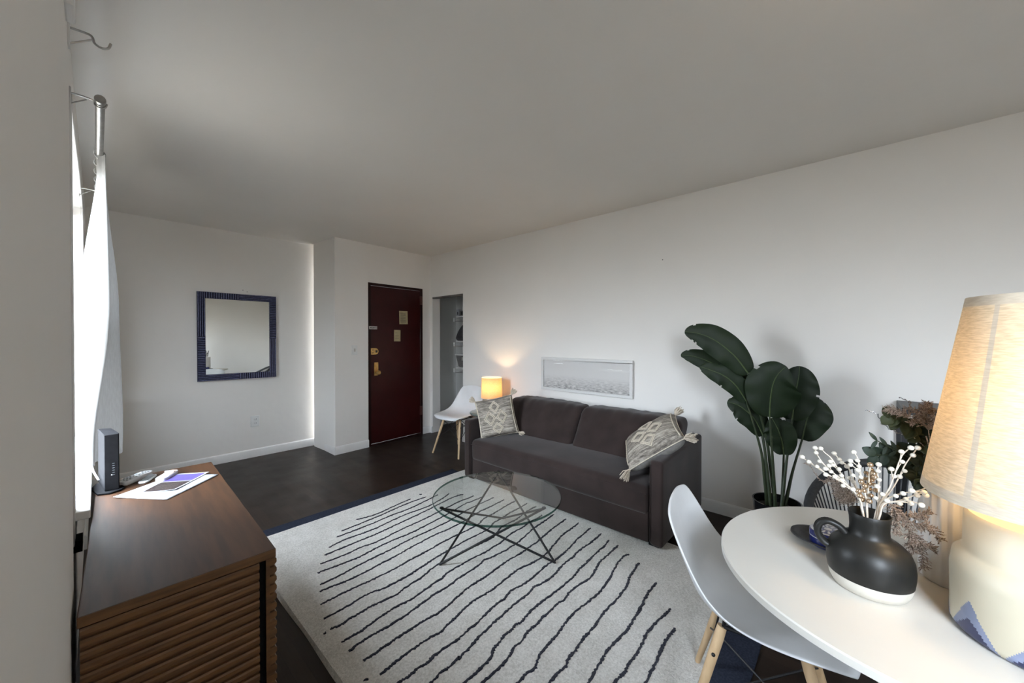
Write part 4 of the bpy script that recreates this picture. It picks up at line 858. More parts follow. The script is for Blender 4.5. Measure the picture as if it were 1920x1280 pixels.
# ------------------------------------------------------------------ framed print
px0, px1, pz0, pz1 = 1.437, 2.447, .803, 1.143
pf = thing('framed_print', 'long pale framed seascape print hanging on the wall above the sofa', 'picture', (XR - .016, (px0 + px1) / 2, pz0))
b = MB(); f = .027; X0 = XR - .030; X1 = XR - .002
b.box(X0, X1, px0, px1, pz0, pz0 + f); b.box(X0, X1, px0, px1, pz1 - f, pz1); b.box(X0, X1, px0, px0 + f, pz0 + f, pz1 - f); b.box(X0, X1, px1 - f, px1, pz0 + f, pz1 - f)
b.build('picture_frame', GREYF, parent=pf, smooth=False, bevel=.002)
o = MB().box(XR - .012, XR - .004, px0 + f - .002, px1 - f + .002, pz0 + f - .002, pz1 - f + .002).build('print', print_mat(), origin=(XR - .008, (px0 + px1) / 2, pz0 + f), smooth=False); o.parent = pf; o.location = (.008, 0, f)
MB().box(XR - .016, XR - .014, px0 + f - .003, px1 - f + .003, pz0 + f - .003, pz1 - f + .003).build('picture_glazing', PICGL, parent=pf, smooth=False)

# ------------------------------------------------------------------ dresser (its own slightly turned frame)
DA = radians(-1.55); DL, DW, DH = 1.165, .398, .70
dr = thing('slatted_dresser', 'dark walnut sideboard with horizontally slatted sides along the window wall', 'sideboard', (-.036, 1.310, 0), DA)
# local: x 0..DW into room, y 0..DL away from camera
b = MB(); b.box(0, DW, 0, DL, DH - .026, DH); b.m = [1, 1, 1, 1, 1, 1]
b.m[5] = 0
for fi, f in enumerate(b.f):
    if all(b.v[i][2] > DH - .001 for i in f): b.m[fi] = 0
    elif fi == 5: b.m[fi] = 1
b.build('top_board', [WALNUT, WALNUT2], parent=dr, rel=False, smooth=False, bevel=.002)
b = MB(); b.box(.012, DW - .022, .018, DL - .014, .09, DH - .027); b.build('carcass', BLACKP, parent=dr, rel=False, smooth=False)
def slats(mb, p0, along, out, L, z0, z1, pitch=.0275, dep=.014):
    p0 = Vector(p0); a = Vector(along); o = Vector(out); n = int((z1 - z0) / pitch)
    for k in range(n):
        z = z1 - (k + 1) * pitch
        pr = [(0, .002), (dep * .75, .003), (dep, .009), (dep, pitch - .008), (dep * .8, pitch - .003), (.0, pitch - .003)]
        mb.prism([p0 + o * q[0] + Vector((0, 0, z + q[1])) for q in pr], a * L)
    q = p0 - o * .004; mb.prism([q, q + a * L, q + a * L + o * .006, q + o * .006], (0, 0, z1 - z0)) if False else None
    c = [p0 - o * .006 + Vector((0, 0, z1 - n * pitch)), p0 + o * .004 + Vector((0, 0, z1 - n * pitch)), p0 + o * .004 + Vector((0, 0, z1)), p0 - o * .006 + Vector((0, 0, z1))]
    mb.prism(c, a * L)
b = MB(); slats(b, (.004, .018, 0), (1, 0, 0), (0, -1, 0), DW - .046, .09, DH - .028); b.build('side_panel', WALNUT2, parent=dr, rel=False, smooth=False)
b = MB(); slats(b, (.004, DL - .014, 0), (1, 0, 0), (0, 1, 0), DW - .046, .09, DH - .028, dep=.011); b.build('side_panel', WALNUT2, parent=dr, rel=False, smooth=False)
for k in range(3):
    L = (DL - .016) / 3; b = MB(); slats(b, (DW - .018, .008 + L * k + .002, 0), (0, 1, 0), (1, 0, 0), L - .004, .09, DH - .028, dep=.022)
    b.build('door', WALNUT2, parent=dr, rel=False, smooth=False)
for x, y in ((.04, .06), (DW - .05, .06), (.04, DL - .06), (DW - .05, DL - .06)):
    MB().box(x - .02, x + .02, y - .02, y + .02, 0, .09).build('leg', WALNUT2, parent=dr, rel=False, smooth=False, bevel=.003)
# ------------------------------------------------------------------ things on the dresser
DZT = DH + .0005
rt = thing('router', 'upright black modem tower on a splayed foot by the window end of the sideboard', 'router', (.028, 2.355, DZT))
foot = [(-.024, 2.37), (-.004, 2.268), (.030, 2.252), (.062, 2.268), (.076, 2.30), (.050, 2.425), (.020, 2.452), (-.008, 2.44)]
b = MB(); b.prism([(x, y, DZT) for x, y in foot], (0, 0, .007)); b.build('foot_plate', BLACKP, parent=rt, ang=30, bevel=.002)
body = [(.0165, 2.283), (.058, 2.283), (.0595, 2.30), (.040, 2.445), (.034, 2.452), (.004, 2.47), (-.001, 2.462)]
b = MB(); b.prism([(x, y, DZT + .007) for x, y in body], (0, 0, .232)); o = b.build('tower_case', BLACKP, parent=rt, ang=30, bevel=.002)
b = MB()
for k in range(6): b.box(.0385, .0455, 2.2818, 2.2835, DZT + .070 + .0095 * k, DZT + .0715 + .0095 * k, 0)
b.build('status_marks', GREYRUB, parent=rt, smooth=False)
b = MB(); b.sphere((.0365, 2.2822, DZT + .0715), .0016, 8, 6); b.build('status_led', LED, parent=rt)
cb = MB(); cb.tube(smooth_path([(.000, 2.40, DZT + .03), (-.014, 2.455, DZT + .055), (-.020, 2.50, DZT + .07), (-.028, 2.56, .765), (-.045, 2.60, .748), (-.062, 2.62, .742), (-.09, 2.64, .7395)], 40), .0035, 8)
o = cb.build('power_cable', CABLE, origin=(-.02, 2.5, .74)); tag(o, 'white cable running from the black modem over the window sill', 'cable')
# remotes and small case
def slab(name, pts, z, h, mats, label, cat, extra=None, bev=.004):
    cx = sum(p[0] for p in pts) / len(pts); cy = sum(p[1] for p in pts) / len(pts)
    t = thing(name, label, cat, (cx, cy, z))
    b = MB(); b.prism([(x, y, z) for x, y in pts], (0, 0, h)); b.build('body', mats[0], parent=t, ang=30, bevel=bev, bseg=3)
    return t
def quad(c, L, W, a, n=5):
    ca, sa = cos(a), sin(a); P = []
    hw, hl = W / 2, L / 2
    for (sx, sy, a0) in ((1, 1, 0), (-1, 1, pi / 2), (-1, -1, pi), (1, -1, 3 * pi / 2)):
        r = W * .42
        for k in range(n):
            t = a0 + pi / 2 * k / (n - 1); P.append((sx * (hl - r) + r * cos(t), sy * (hw - r) + r * sin(t)))
    return [(c[0] + ca * x - sa * y, c[1] + sa * x + ca * y) for x, y in P]
def place_buttons(t, c, L, W, a, z, rows, mat, nm='button_pad', two=True, r=.0038):
    b = MB(); ca, sa = cos(a), sin(a)
    for i in range(rows):
        for j in ((-1, 0, 1) if two else (0,)):
            if (i * 3 + j) % 7 == 5: continue
            x = -L * .36 + L * .72 * i / (rows - 1); y = j * W * .25
            b.lathe([(r, -.001), (r, .0012), (r * .6, .0018), (0, .0018)], (c[0] + ca * x - sa * y, c[1] + sa * x + ca * y, z), 8)
    return b.build(nm, mat, parent=t)
a = radians(48); c = (.110, 2.392); t = slab('remote_control', quad(c, .150, .050, a), DZT, .020, [WHITEP], 'long white remote control with grey buttons beside the modem on the sideboard', 'remote control'); place_buttons(t, c, .150, .050, a, DZT + .020, 8, GREYRUB)
a = radians(66); c = (.149, 2.356); t = slab('remote_control', quad(c, .105, .036, a), DZT, .010, [WHITEP], 'small flat remote with a dark face beside the long white remote', 'remote control'); 
b = MB(); b.prism([(x, y, DZT + .0102) for x, y in quad(c, .092, .028, a)], (0, 0, .001)); b.build('face_panel', GREYRUB, parent=t, ang=30)
a = radians(60); c = (.212, 2.335); t = slab('small_case', quad(c, .120, .044, a), DZT, .016, [WHITEP], 'small white case with a pink peach top next to the papers on the sideboard', 'case')
b = MB(); b.prism([(x, y, DZT + .0162) for x, y in quad((c[0] + .006, c[1] + .008), .085, .034, a)], (0, 0, .0012)); b.build('case_top', PINK, parent=t, ang=30)
b = MB(); b.obox((c[0] + .010, c[1] + .020, DZT + .020), (cos(a), sin(a), 0), (-sin(a), cos(a), 0), (0, 0, 1), .004, .018, .004); b.build('case_clasp', WHITEP, parent=t, smooth=False, bevel=.002)
# papers: one white sheet, one two-tone flyer lying on it
def sheet(name, corners, z, mats, label, cat, n=14, curl=None, mfun=None, th=.0007):
    cx = sum(p[0] for p in corners) / 4; cy = sum(p[1] for p in corners) / 4; b = MB()
    A, B2, C2, D2 = [Vector((p[0], p[1], 0)) for p in corners]
    def f(u, v):
        p = A.lerp(B2, u).lerp(D2.lerp(C2, u), v); return (p.x, p.y, z + (curl(u, v) if curl else 0))
    b.grid(f, n, n, 0, mfun)
    return b, (cx, cy, z), f
b, og, _ = sheet('p', [(.038, 2.190), (.182, 2.007), (.378, 2.199), (.245, 2.362)], DZT + .0012, None, '', '', curl=lambda u, v: .0035 * (1 - u) ** 3 * (1 - v) ** 3 + .002 * u ** 3 * v ** 2)
o = b.build('paper_sheet', PAPERW, origin=og, solid=.0006); tag(o, 'large white sheet of paper lying under the violet flyer on the sideboard', 'paper')
b, og, ff = sheet('p', [(.113, 2.176), (.214, 2.100), (.352, 2.262), (.246, 2.352)], DZT + .0032, None, '', '', n=40, curl=lambda u, v: .004 * u ** 3 * (1 - v) ** 2 + .003 * u ** 2 * v ** 2, mfun=lambda i, j: 0 if (i < 2 or i > 37 or j < 1 or j > 37) else (2 if j < 20 else (0 if j < 21 else 1)))
rr = random.Random(11)
for row, v in enumerate((.10, .17, .25, .31, .39)):     # rows of small pale lettering on the brown half
    u = .18 + .05 * (row % 2)
    while u < .80:
        du = rr.uniform(.012, .035); vv = v + rr.uniform(-.008, .008); hgt = rr.uniform(.012, .028)
        p = [ff(u, vv), ff(u + du * .75, vv + .003), ff(u + du * .75, vv + hgt), ff(u, vv + hgt * .8)]
        b.add([(q[0], q[1], q[2] + .0006) for q in p], [(0, 1, 2, 3)], 3); u += du * 1.25
for row, v in enumerate((.62, .70, .82)):
    u = .35
    while u < .80:
        du = rr.uniform(.03, .06); p = [ff(u, v), ff(u + du * .8, v), ff(u + du * .8, v + .012), ff(u, v + .012)]
        b.add([(q[0], q[1], q[2] + .0006) for q in p], [(0, 1, 2, 3)], 4); u += du
o = b.build('printed_flyer', [PAPERW, PURPLE, BROWNP, pm('cream_lettering', (.17, .145, .12), (.13, .11, .09), sc=50, rough=.6), pm('violet_lettering', (.055, .04, .17), (.07, .05, .19), sc=50, rough=.6)], origin=og); tag(o, 'flyer with a violet upper half and a brown lettered lower half on the white sheet', 'flyer')
# black plug adapter on the wall behind the sideboard
o = MB().box(-.064, -.040, 2.02, 2.10, .585, .625).box(-.066, -.0645, 2.00, 2.12, .55, .66, 1).build('power_adapter', [BLACKP, SWITCHM], origin=(-.06, 2.06, .6), smooth=False, bevel=.002); tag(o, 'black power adapter plugged in below the window sill behind the sideboard', 'power adapter')

# ------------------------------------------------------------------ curtain rod, brackets, curtain
RZ = 2.18; RXc = .012
rod = thing('curtain_rod', 'steel curtain rod with a flat end cap above the window', 'curtain rod', (RXc, 2.8, RZ))
b = MB(); b.tube([(RXc, 1.97, RZ), (RXc, 3.7, RZ)], .0125, 20); b.build('pole', STEEL, parent=rod)
b = MB(); b.lathe([(0, -.004), (.0145, -.004), (.0150, 0), (.0150, .022), (.0135, .024)], (RXc, 1.968, RZ), 24, axis=(Vector((1, 0, 0)), Vector((0, 0, 1)), Vector((0, 1, 0)))); b.build('end_cap', STEEL, parent=rod)
def bracket(y, xw, label, z=RZ):
    t = thing('curtain_bracket', label, 'curtain bracket', (xw, y, z), 0, 'curtain rod brackets')
    b = MB(); b.box(xw, xw + .004, y - .012, y + .012, z - .045, z + .03); b.build('wall_plate', STEEL if y > 1.9 else TRIM, parent=t, smooth=False, bevel=.001)
    b = MB(); b.tube(smooth_path([(xw + .003, y, z + .004), (xw + .03, y, z + .006), (RXc - .016, y, z + .003), (RXc - .012, y, z - .011), (RXc, y, z - .0165), (RXc + .012, y, z - .011), (RXc + .017, y, z + .004)], 24), .0028, 8); b.build('hook_arm', STEEL, parent=t)
    b = MB(); b.tube([(xw + .003, y, z - .035), (xw + .045, y, z - .002)], .002, 6); b.build('stay_wire', STEEL, parent=t)
    return t
bracket(2.0, XW, 'curtain bracket carrying the near end of the steel rod'); bracket(3.22, XW, 'curtain bracket on the rod beyond the curtain')
bt = bracket(1.46, -.045, 'empty curtain bracket with a bare hook near the ceiling, closest to the viewer', 2.115)
o = MB().box(-.046, -.030, 1.29, 1.37, 2.08, 2.155).build('wall_block', TRIM, origin=(-.043, 1.33, 2.12), smooth=False, bevel=.004); tag(o, 'white wooden block on the wall pier beside the empty bracket', 'wall block')
cur = thing('curtain', 'white curtain gathered on the steel rod and hanging to the window sill', 'curtain', (RXc, 2.8, RZ))
def cplan(u, t):
    # plan shape of the cloth, u along the cloth, t 0 top .. 1 bottom
    g = sstep(0, .46, t); lo = sstep(.45, 1.0, t)
    n0 = Vector((lerp(.006, -.050, g), 2.545, 0)); e1 = Vector((lerp(lerp(.030, .042, g), -.012, lo), 2.535, 0))
    k = lerp(.35, 1, g)
    P = [n0, n0.lerp(e1, .5) + Vector((0, -.012 * g, 0)), e1, Vector((RXc - .022 * k, 2.60, 0)), Vector((RXc + .010 * k, 2.64, 0)),
         Vector((RXc + lerp(.045, .068, lo) * k, 2.70, 0)), Vector((RXc + .055 * k, 2.76, 0)), Vector((RXc - .02 * k, 2.80, 0)), Vector((RXc - .01 * k, 2.86, 0)), Vector((RXc + .066 * k + .012 * lo, 2.90, 0)),
         Vector((RXc + .05 * k, 2.97, 0)), Vector((RXc - .025 * k, 3.0, 0)), Vector((RXc + .055 * k, 3.08, 0)), Vector((RXc - .02 * k, 3.16, 0)), Vector((RXc + .05 * k, 3.26, 0)), Vector((RXc - .01, 3.34, 0))]
    for q in P:
        if q.y > 2.60: q.y = 2.60 + (q.y - 2.60) * 1.22
    return pchip([tuple(q) for q in P], u)
def cfn(u, v):
    t = v; p = cplan(u, t); z = lerp(RZ - .004, .765, t)
    z += .035 * (1 - u) * t ** 3 * 0
    p.x += .006 * noise.noise((u * 9, t * 4, 2)) * t
    p.x = max(p.x, -.062)
    return (p.x, p.y, z)
b = MB(); b.grid(cfn, 130, 46); b.build('curtain_cloth', CURTAIN, parent=cur, ang=180, recalc=False)
for y in (2.55, 2.68, 2.82, 2.97, 3.12, 3.28, 3.44):
    b = MB(); b.tube([(RXc + .017 * cos(a), y + .003 * sin(2 * a), RZ + .017 * sin(a)) for a in [2 * pi * k / 16 for k in range(16)]], .0035, 6, closed=True); b.build('curtain_tie', CURTAIN, parent=cur)

# ------------------------------------------------------------------ dining table
TZ = .735; tc_ = (1.362, -.120); TR = .423
tb = thing('dining_table', 'round white dining table holding the black jug and the large lamp', 'dining table', (tc_[0], tc_[1], 0))
b = MB(); b.lathe([(0, -.022), (TR - .006, -.022), (TR, -.018), (TR, -.003), (TR - .003, 0), (0, 0)], (*tc_, TZ), 128); b.build('table_top', TABLEW, parent=tb, ang=30)
for a in (-38, -142, 7, 173):
    a = radians(a); b = MB(); b.tube([(tc_[0] + .335 * cos(a), tc_[1] + .335 * sin(a), .001), (tc_[0] + .27 * cos(a), tc_[1] + .27 * sin(a), .68), (tc_[0] + .268 * cos(a), tc_[1] + .268 * sin(a), TZ - .021)], [.014, .021, .021], 14); b.build('leg', TABLEW, parent=tb)

# ------------------------------------------------------------------ jug with berry branches
jc = (1.259, -.032)
jg = thing('ceramic_jug', 'round black jug with a white unglazed bottom and looped handle on the white table', 'jug', (jc[0], jc[1], TZ))
pr = [(0, 0), (.062, 0), (.068, .003), (.0745, .017), (.0782, .033), (.0803, .050), (.0808, .066), (.0785, .085), (.0725, .101), (.061, .113), (.050, .121), (.0415, .1255), (.0375, .132), (.0365, .145), (.0375, .165), (.0400, .179), (.0385, .181), (.0352, .176), (.034, .15), (.034, .13), (.05, .115), (.07, .09), (.07, .05), (0, .02)]
b = MB(); b.lathe(pr, (*jc, TZ), 64, mfun=lambda i, k: 1 if i < 4 else 0); b.build('jug_body', [JUGB, JUGW], parent=jg, ang=60)
b = MB()
hd = Vector((-.12, .99, 0)).normalized(); sd = Vector((-hd.y, hd.x, 0))
for off, ex in ((-.0085, 0), (.0085, .004)):
    pts = [Vector((*jc, TZ)) + hd * r + sd * off + Vector((0, 0, z)) for r, z in ((.040, .116), (.056, .131 + ex), (.078, .138 + ex), (.094, .128 + ex), (.098, .110), (.090, .092), (.076, .082), (.066, .086))]
    b.tube(smooth_path([tuple(p) for p in pts], 30), [.0075] * 26 + [.008, .0085, .009, .0095], 12)
b.build('jug_handle', JUGB, parent=jg)
names = ['leftmost white berry branch reaching furthest out of the black jug', 'white berry branch second from the left in the black jug', 'white berry branch third from the left in the black jug', 'white berry branch fourth from the left in the black jug', 'white berry branch just left of the upright gold beads in the black jug',
         'upright white berry branch just right of the gold beads', 'tall white berry branch on the right of the jug with three tips leaning left', 'tallest white berry branch on the right of the black jug, leaning right', 'low white berry branch on the right, uppermost of the three low ones', 'low white berry branch on the right, middle of the three low ones', 'low white berry branch on the right, lowest of the three low ones']
for (ln, bs), lb in zip(BERRIES, names):
    t = thing('berry_branch', lb, 'berry branch', (jc[0], jc[1], TZ + .178), 0, 'white berry branches in the black jug')
    P = smooth_path([(jc[0] + .003, jc[1], TZ + .10)] + [(lerp(jc[0], ln[0][0], .55), lerp(jc[1], ln[0][1], .7), TZ + .178)] + ln, 26)
    b = MB(); b.tube(P, [lerp(.0021, .0011, k / 25) for k in range(26)], 6)
    for q in bs:
        q = Vector(q); near = min(P, key=lambda w: (w - q).length); i = P.index(near); s = P[max(0, i - 2)]
        if (near - q).length > .003: b.tube([s, s.lerp(q, .6) + Vector((0, 0, .001)), q], .0010, 5)
    b.build('branch_stem', STEMW, parent=t)
    for k, q in enumerate(bs):
        m = MB(); m.sphere(q, .0058 - .0004 * (k % 3), 12, 8, sc=(1, 1, .92)); m.build('berry', BERRY, parent=t)
t = thing('bead_spray', 'cluster of shiny rose gold beads standing in the black jug', 'bead spray', (jc[0], jc[1], TZ + .178))
b = MB(); b.tube([(jc[0], jc[1], TZ + .10), (1.28, -.028, TZ + .2), GOLD[0]], .0016, 6)
for q in GOLD: b.tube([(q[0] + (1.279 - q[0]) * .8, q[1] + (-.028 - q[1]) * .8, q[2] - .008), q], .0008, 4)
b.build('bead_stem', STEMW, parent=t)
for k, q in enumerate(GOLD):
    m = MB(); m.sphere(q, .0062 - .0007 * (k % 3), 12, 8); m.build('bead', GOLDB, parent=t)
def spray(mb, path, n, L, w, seed, spread=1.0):
    r_ = random.Random(seed); P = smooth_path(path, max(8, n // 2)); mb.tube(P, .0010, 5)
    for k in range(n):
        f = .12 + .88 * k / n; p = pchip([tuple(q) for q in path], f); d = (pchip([tuple(q) for q in path], min(1, f + .03)) - p)
        if d.length < 1e-6: d = Vector((0, 0, 1))
        d.normalize(); a = d.orthogonal().normalized(); a.rotate(Matrix.Rotation(r_.uniform(0, 6.28), 3, d))
        e = (d * .65 + a * spread).normalized(); l = L * r_.uniform(.6, 1.1) * (1 - .45 * f); tip = p + e * l
        mb.tube([p, p.lerp(tip, .5), tip], [w, w * 1.5, w * .4], 4)
        for j in range(3):
            q = p.lerp(tip, .35 + .25 * j); g = (e + Vector((r_.uniform(-1, 1), r_.uniform(-1, 1), r_.uniform(-1, 1))) * .8).normalized()
            mb.tube([q, q + g * l * .35], [w, w * .5], 4)
t = thing('glitter_spray', 'feathery champagne glitter spray leaning left behind the berry branches in the black jug', 'glitter spray', (jc[0], jc[1], TZ + .178))
b = MB()
b.tube([(jc[0], jc[1], TZ + .11), SPRAY_A[0][0]], .0015, 5)
for i, p in enumerate(SPRAY_A): spray(b, p, 70 if i < 4 else 18, .027 if i < 4 else .008, .0006, 40 + i, .8)
b.build('glitter_fronds', GLIT, parent=t)
t = thing('glitter_spray', 'champagne glitter spray drooping from the right of the black jug before the ribbed vase', 'glitter spray', (jc[0], jc[1], TZ + .178))
b = MB(); b.tube(smooth_path([(jc[0], jc[1], TZ + .13), (jc[0] + .012, jc[1] - .018, TZ + .185), SPRAY_B[0][0]], 10), .0015, 5)
for i, p in enumerate(SPRAY_B): spray(b, p, 62, .021, .0010, 70 + i, 1.0)
b.build('glitter_fronds', GLIT, parent=t)

# ------------------------------------------------------------------ tray and blue jar
ty = thing('carved_tray', 'black oval carved tray lying behind the black jug', 'tray', (1.432, .018, TZ))
b = MB()
def trayf(u, v):
    a = 2 * pi * u; r = v
    ex = .080 * cos(a); ey = .121 * sin(a) * (1 + .0)
    k = (abs(cos(a)) ** 2.4 + abs(sin(a)) ** 1.6) ** -.45
    h = .004 + .016 * sstep(.55, 1.0, r)
    return (1.432 + ex * r * k, .018 + ey * r * k, TZ + h)
b.grid(trayf, 56, 12); b.build('tray_body', TRAYM, parent=ty, solid=.004, soff=0)
jr = thing('lidded_jar', 'round cobalt blue lidded jar with a pale flower pattern on the black tray', 'jar', (1.408, .050, TZ + .007))
jx = (1.408, .050); z0 = TZ + .0075
b = MB(); b.lathe([(0, 0), (.036, 0), (.041, .004), (.042, .010), (.042, .025), (.040, .027)], (*jx, z0), 40); b.build('jar_bowl', JARB, parent=jr)
b = MB(); b.lathe([(.040, .0265), (.0432, .028), (.0432, .030), (.0425, .031), (.0425, .043), (.040, .046)], (*jx, z0), 40, mfun=lambda i, k: 1 if i in (0, 1) else 0)
b.lathe([(.040, .046), (.034, .0475), (.030, .048), (.015, .0488), (.009, .049), (0, .0495)], (*jx, z0), 48, mfun=lambda i, k: (1 if i == 0 else 0 if i == 1 else (1 if (k % 4) in (0, 1) else 0) if i == 2 else 0 if i == 3 else 1))
b.build('jar_lid', [JARB, JARW], parent=jr)

# ------------------------------------------------------------------ ribbed vase with greenery
vc = (1.432, -.196)
vs_ = thing('ribbed_vase', 'tall white vertically ribbed vase behind the black jug', 'vase', (vc[0], vc[1], TZ))
b = MB(); n = 88
def rib(u, v):
    pass
prz = [(.94, 0), (1, .004), (1, .12), (1, .252), (.98, .257), (.92, .257), (.91, .20), (.90, .04), (0, .03)]
vsl = []; 
for i, (k, z) in enumerate(prz):
    for j in range(n):
        a = 2 * pi * j / n; R = .066 + (.0018 * (1 if (j % 4) in (0, 1) else -1) if 0 < i < 4 else 0)
        vsl.append((vc[0] + R * k * cos(a), vc[1] + R * k * sin(a), TZ + z))
b.add([(vc[0] + .062 * cos(2 * pi * j / n), vc[1] + .062 * sin(2 * pi * j / n), TZ) for j in range(n)], [tuple(range(n))])
b.add(vsl, [(i * n + j, i * n + (j + 1) % n, (i + 1) * n + (j + 1) % n, (i + 1) * n + j) for i in range(len(prz) - 1) for j in range(n)])
b.build('vase_body', RIBV, parent=vs_, ang=50)
mouth = Vector((vc[0], vc[1], TZ + .25))
def leaf(mb, p, d, L, W, nrm, mi=0):
    d = Vector(d).normalized(); nrm = Vector(nrm); s = d.cross(nrm)
    if s.length < 1e-4: s = d.orthogonal()
    s.normalize(); nn = s.cross(d)
    def f(u, v):
        t = u; w = W * (sin(pi * (.03 + .95 * t)) ** .7) * (1 - .12 * t); x = 2 * v - 1
        return p + d * (L * t) + s * (w * x) + nn * (-.18 * L * t * t + abs(x) * w * .30)
    mb.grid(f, 8, 4, mi)
el = ['eucalyptus branch reaching left at table lamp height with round leaves', 'eucalyptus branch with olive tips rising under the black stand top', 'upright eucalyptus branch nearest the lampshade', 'eucalyptus branch drooping over the rim of the ribbed vase', 'eucalyptus branch at the back of the ribbed vase', 'short eucalyptus branch hanging left below the others', 'thin eucalyptus twig with two narrow upright leaves']
for i, (p, lb) in enumerate(zip(EUCA, el)):
    t = thing('eucalyptus_branch', lb, 'branch', (mouth.x, mouth.y, mouth.z), 0, 'greenery in the ribbed vase')
    P = smooth_path([(vc[0] + .005, vc[1], TZ + .1), (lerp(vc[0], p[0][0], .6), lerp(vc[1], p[0][1], .6), TZ + .262)] + list(p[1:]), 24)
    b = MB(); b.tube(P, [lerp(.0022, .0009, k / 23) for k in range(24)], 6); b.build('branch_stem', STEMG, parent=t)
    r_ = random.Random(90 + i); nl = 7 if i < 6 else 4; b = MB()
    for k in range(nl):
        f = .42 + .56 * k / (nl - 1); q = P[min(23, int(f * 23))]; d = (P[min(23, int(f * 23) + 1)] - P[max(0, int(f * 23) - 1)]).normalized()
        for sg in (-1, 1):
            side = Vector((r_.uniform(-.4, .1), .25 * sg + r_.uniform(-.3, .3), sg * .9)); e = d * .55 + side * .8
            if i == 6: leaf(b, q, e, .026, .0045, (-.9, -.1, .3))
            else: leaf(b, q, e, .031 * r_.uniform(.8, 1.15), .0135 * r_.uniform(.85, 1.1), (-.85, r_.uniform(-.5, .5), r_.uniform(0, .7)))
    b.build('leaves', EUCO if i == 1 else EUCL, parent=t, solid=.0006)
t = thing('glitter_spray', 'champagne glitter spray arching above the eucalyptus in the ribbed vase', 'glitter spray', tuple(mouth))
b = MB()
for i, p in enumerate(SPRAY_C):
    q = ([(vc[0], vc[1], TZ + .2), (lerp(vc[0], p[0][0], .5), lerp(vc[1], p[0][1], .5), TZ + .26)] if i < 2 else []) + list(p)
    if i < 2: b.tube(smooth_path(q[:4], 12), .0014, 5); spray(b, p[2:] if i == 0 else p[1:], 60, .022, .0009, 130 + i, .9)
    else: spray(b, p, 34, .018, .0009, 130 + i, 1.0)
b.build('glitter_fronds', GLIT, parent=t)
t = thing('curly_twig', 'thin silver glitter twigs curling left out of the ribbed vase', 'twig', tuple(mouth))
b = MB()
for p in TWIGS:
    q = [(vc[0], vc[1], TZ + .22), (lerp(vc[0], p[0][0], .5), lerp(vc[1], p[0][1], .5), TZ + .28)] + list(p)
    P = smooth_path(q, 60); P = [w + Vector((0, .0022 * sin(k * .9), .0022 * cos(k * 1.1))) for k, w in enumerate(P)]
    b.tube(P, .0011, 5)
b.build('twigs', SILV, parent=t)

# ------------------------------------------------------------------ big table lamp
bl = (1.240, -.290)
L_ = thing('table_lamp', 'large lit table lamp with an oatmeal linen shade and cream base on the dining table', 'table lamp', (bl[0], bl[1], TZ))
def chev(i, k):
    n = 72; a = (k / n * 8 + .35) % 1; tri = abs(a - .5) * 2
    z = prz_[i][1] if prz_[i][1] < .09 else 9
    return 2 if z < .046 * tri - .006 else (1 if z < .078 * tri - .002 else 0)
prz_ = pr = [(.118, 0), (.126, .004), (.1295, .008)] + [(.1315, .012 + .004 * k) for k in range(19)] + [(.132, .12), (.128, .150), (.118, .160), (.114, .166), (.113, .235), (.107, .243), (.03, .246), (.012, .25), (.012, .30), (0, .30)]
b = MB(); b.lathe(pr, (*bl, TZ), 288, mfun=lambda i, k: chev(i, k / 4)); b.build('lamp_base', [CREAM, CHEVB, CHEVN], parent=L_)
zb, zt, r0, r1 = 1.014 - TZ, 1.425 - TZ, .176, .113
def rz(z): return lerp(r0, r1, (z - zb) / (zt - zb))
b = MB(); hm = .020; n = 96
zs = [zb, zb + hm] + [lerp(zb + hm, zt - hm, k / 8) for k in range(1, 9)] + [zt]
b.lathe([(rz(z), z) for z in zs], (*bl, TZ), n, mfun=lambda i, k: 1 if (i == 0 or i == len(zs) - 2 or k == 35) else 0)
b.build('lamp_shade', [LINEN, HEM], parent=L_, recalc=False)
b = MB(); zz = TZ + zt - .02
for k in range(3): b.tube([(bl[0], bl[1], zz), (bl[0] + (r1) * cos(2.1 * k), bl[1] + (r1) * sin(2.1 * k), zz + .008)], .0022, 6)
b.tube([(bl[0], bl[1], TZ + .29), (bl[0], bl[1], zz + .02)], .004, 8); b.build('shade_spider', BRASS, parent=L_)
b = MB(); b.sphere((bl[0], bl[1], TZ + .47), .032, 16, 12); b.build('light_bulb', BULB, parent=L_)

# ------------------------------------------------------------------ round corded chair and black stand behind the table
cc = thing('corded_armchair', 'charcoal round-backed chair with taut cords and a thick wrapped rim behind the dining table', 'chair', (2.29, -.12, 0))
hoop = [];  N = 48
for k in range(N):
    a = 2 * pi * k / N; s = sin(a); h = (1 - cos(a)) / 2      # h 0 at front, 1 at back
    hoop.append((2.29 - .30 * cos(a), -.135 + .288 * s, .44 + .288 * (h ** 1.5)))
b = MB(); b.tube(hoop, .020, 12, closed=True); b.build('rim', CORD, parent=cc)
seat = [(2.26 + .20 * -cos(2 * pi * k / N), -.12 + .20 * sin(2 * pi * k / N), .40) for k in range(N)]
b = MB(); b.tube(seat, .012, 10, closed=True); b.build('seat_ring', CORD, parent=cc)
b = MB()
for k in range(0, 80):
    a = 2 * pi * k / 80; s = sin(a); h = (1 - cos(a)) / 2
    p = Vector((2.29 - .30 * cos(a), -.135 + .288 * s, .44 + .288 * (h ** 1.5))); q = Vector((2.26 - .20 * cos(a), -.12 + .20 * s, .40)); b.tube([p, q], .0028, 6)
o = b.build('cords', CORD, parent=cc)
b = MB(); b.lathe([(0, .40), (.19, .405), (.195, .412), (.17, .425), (0, .43)], (2.26, -.12, 0), 40); b.build('seat_pad', CORD, parent=cc)
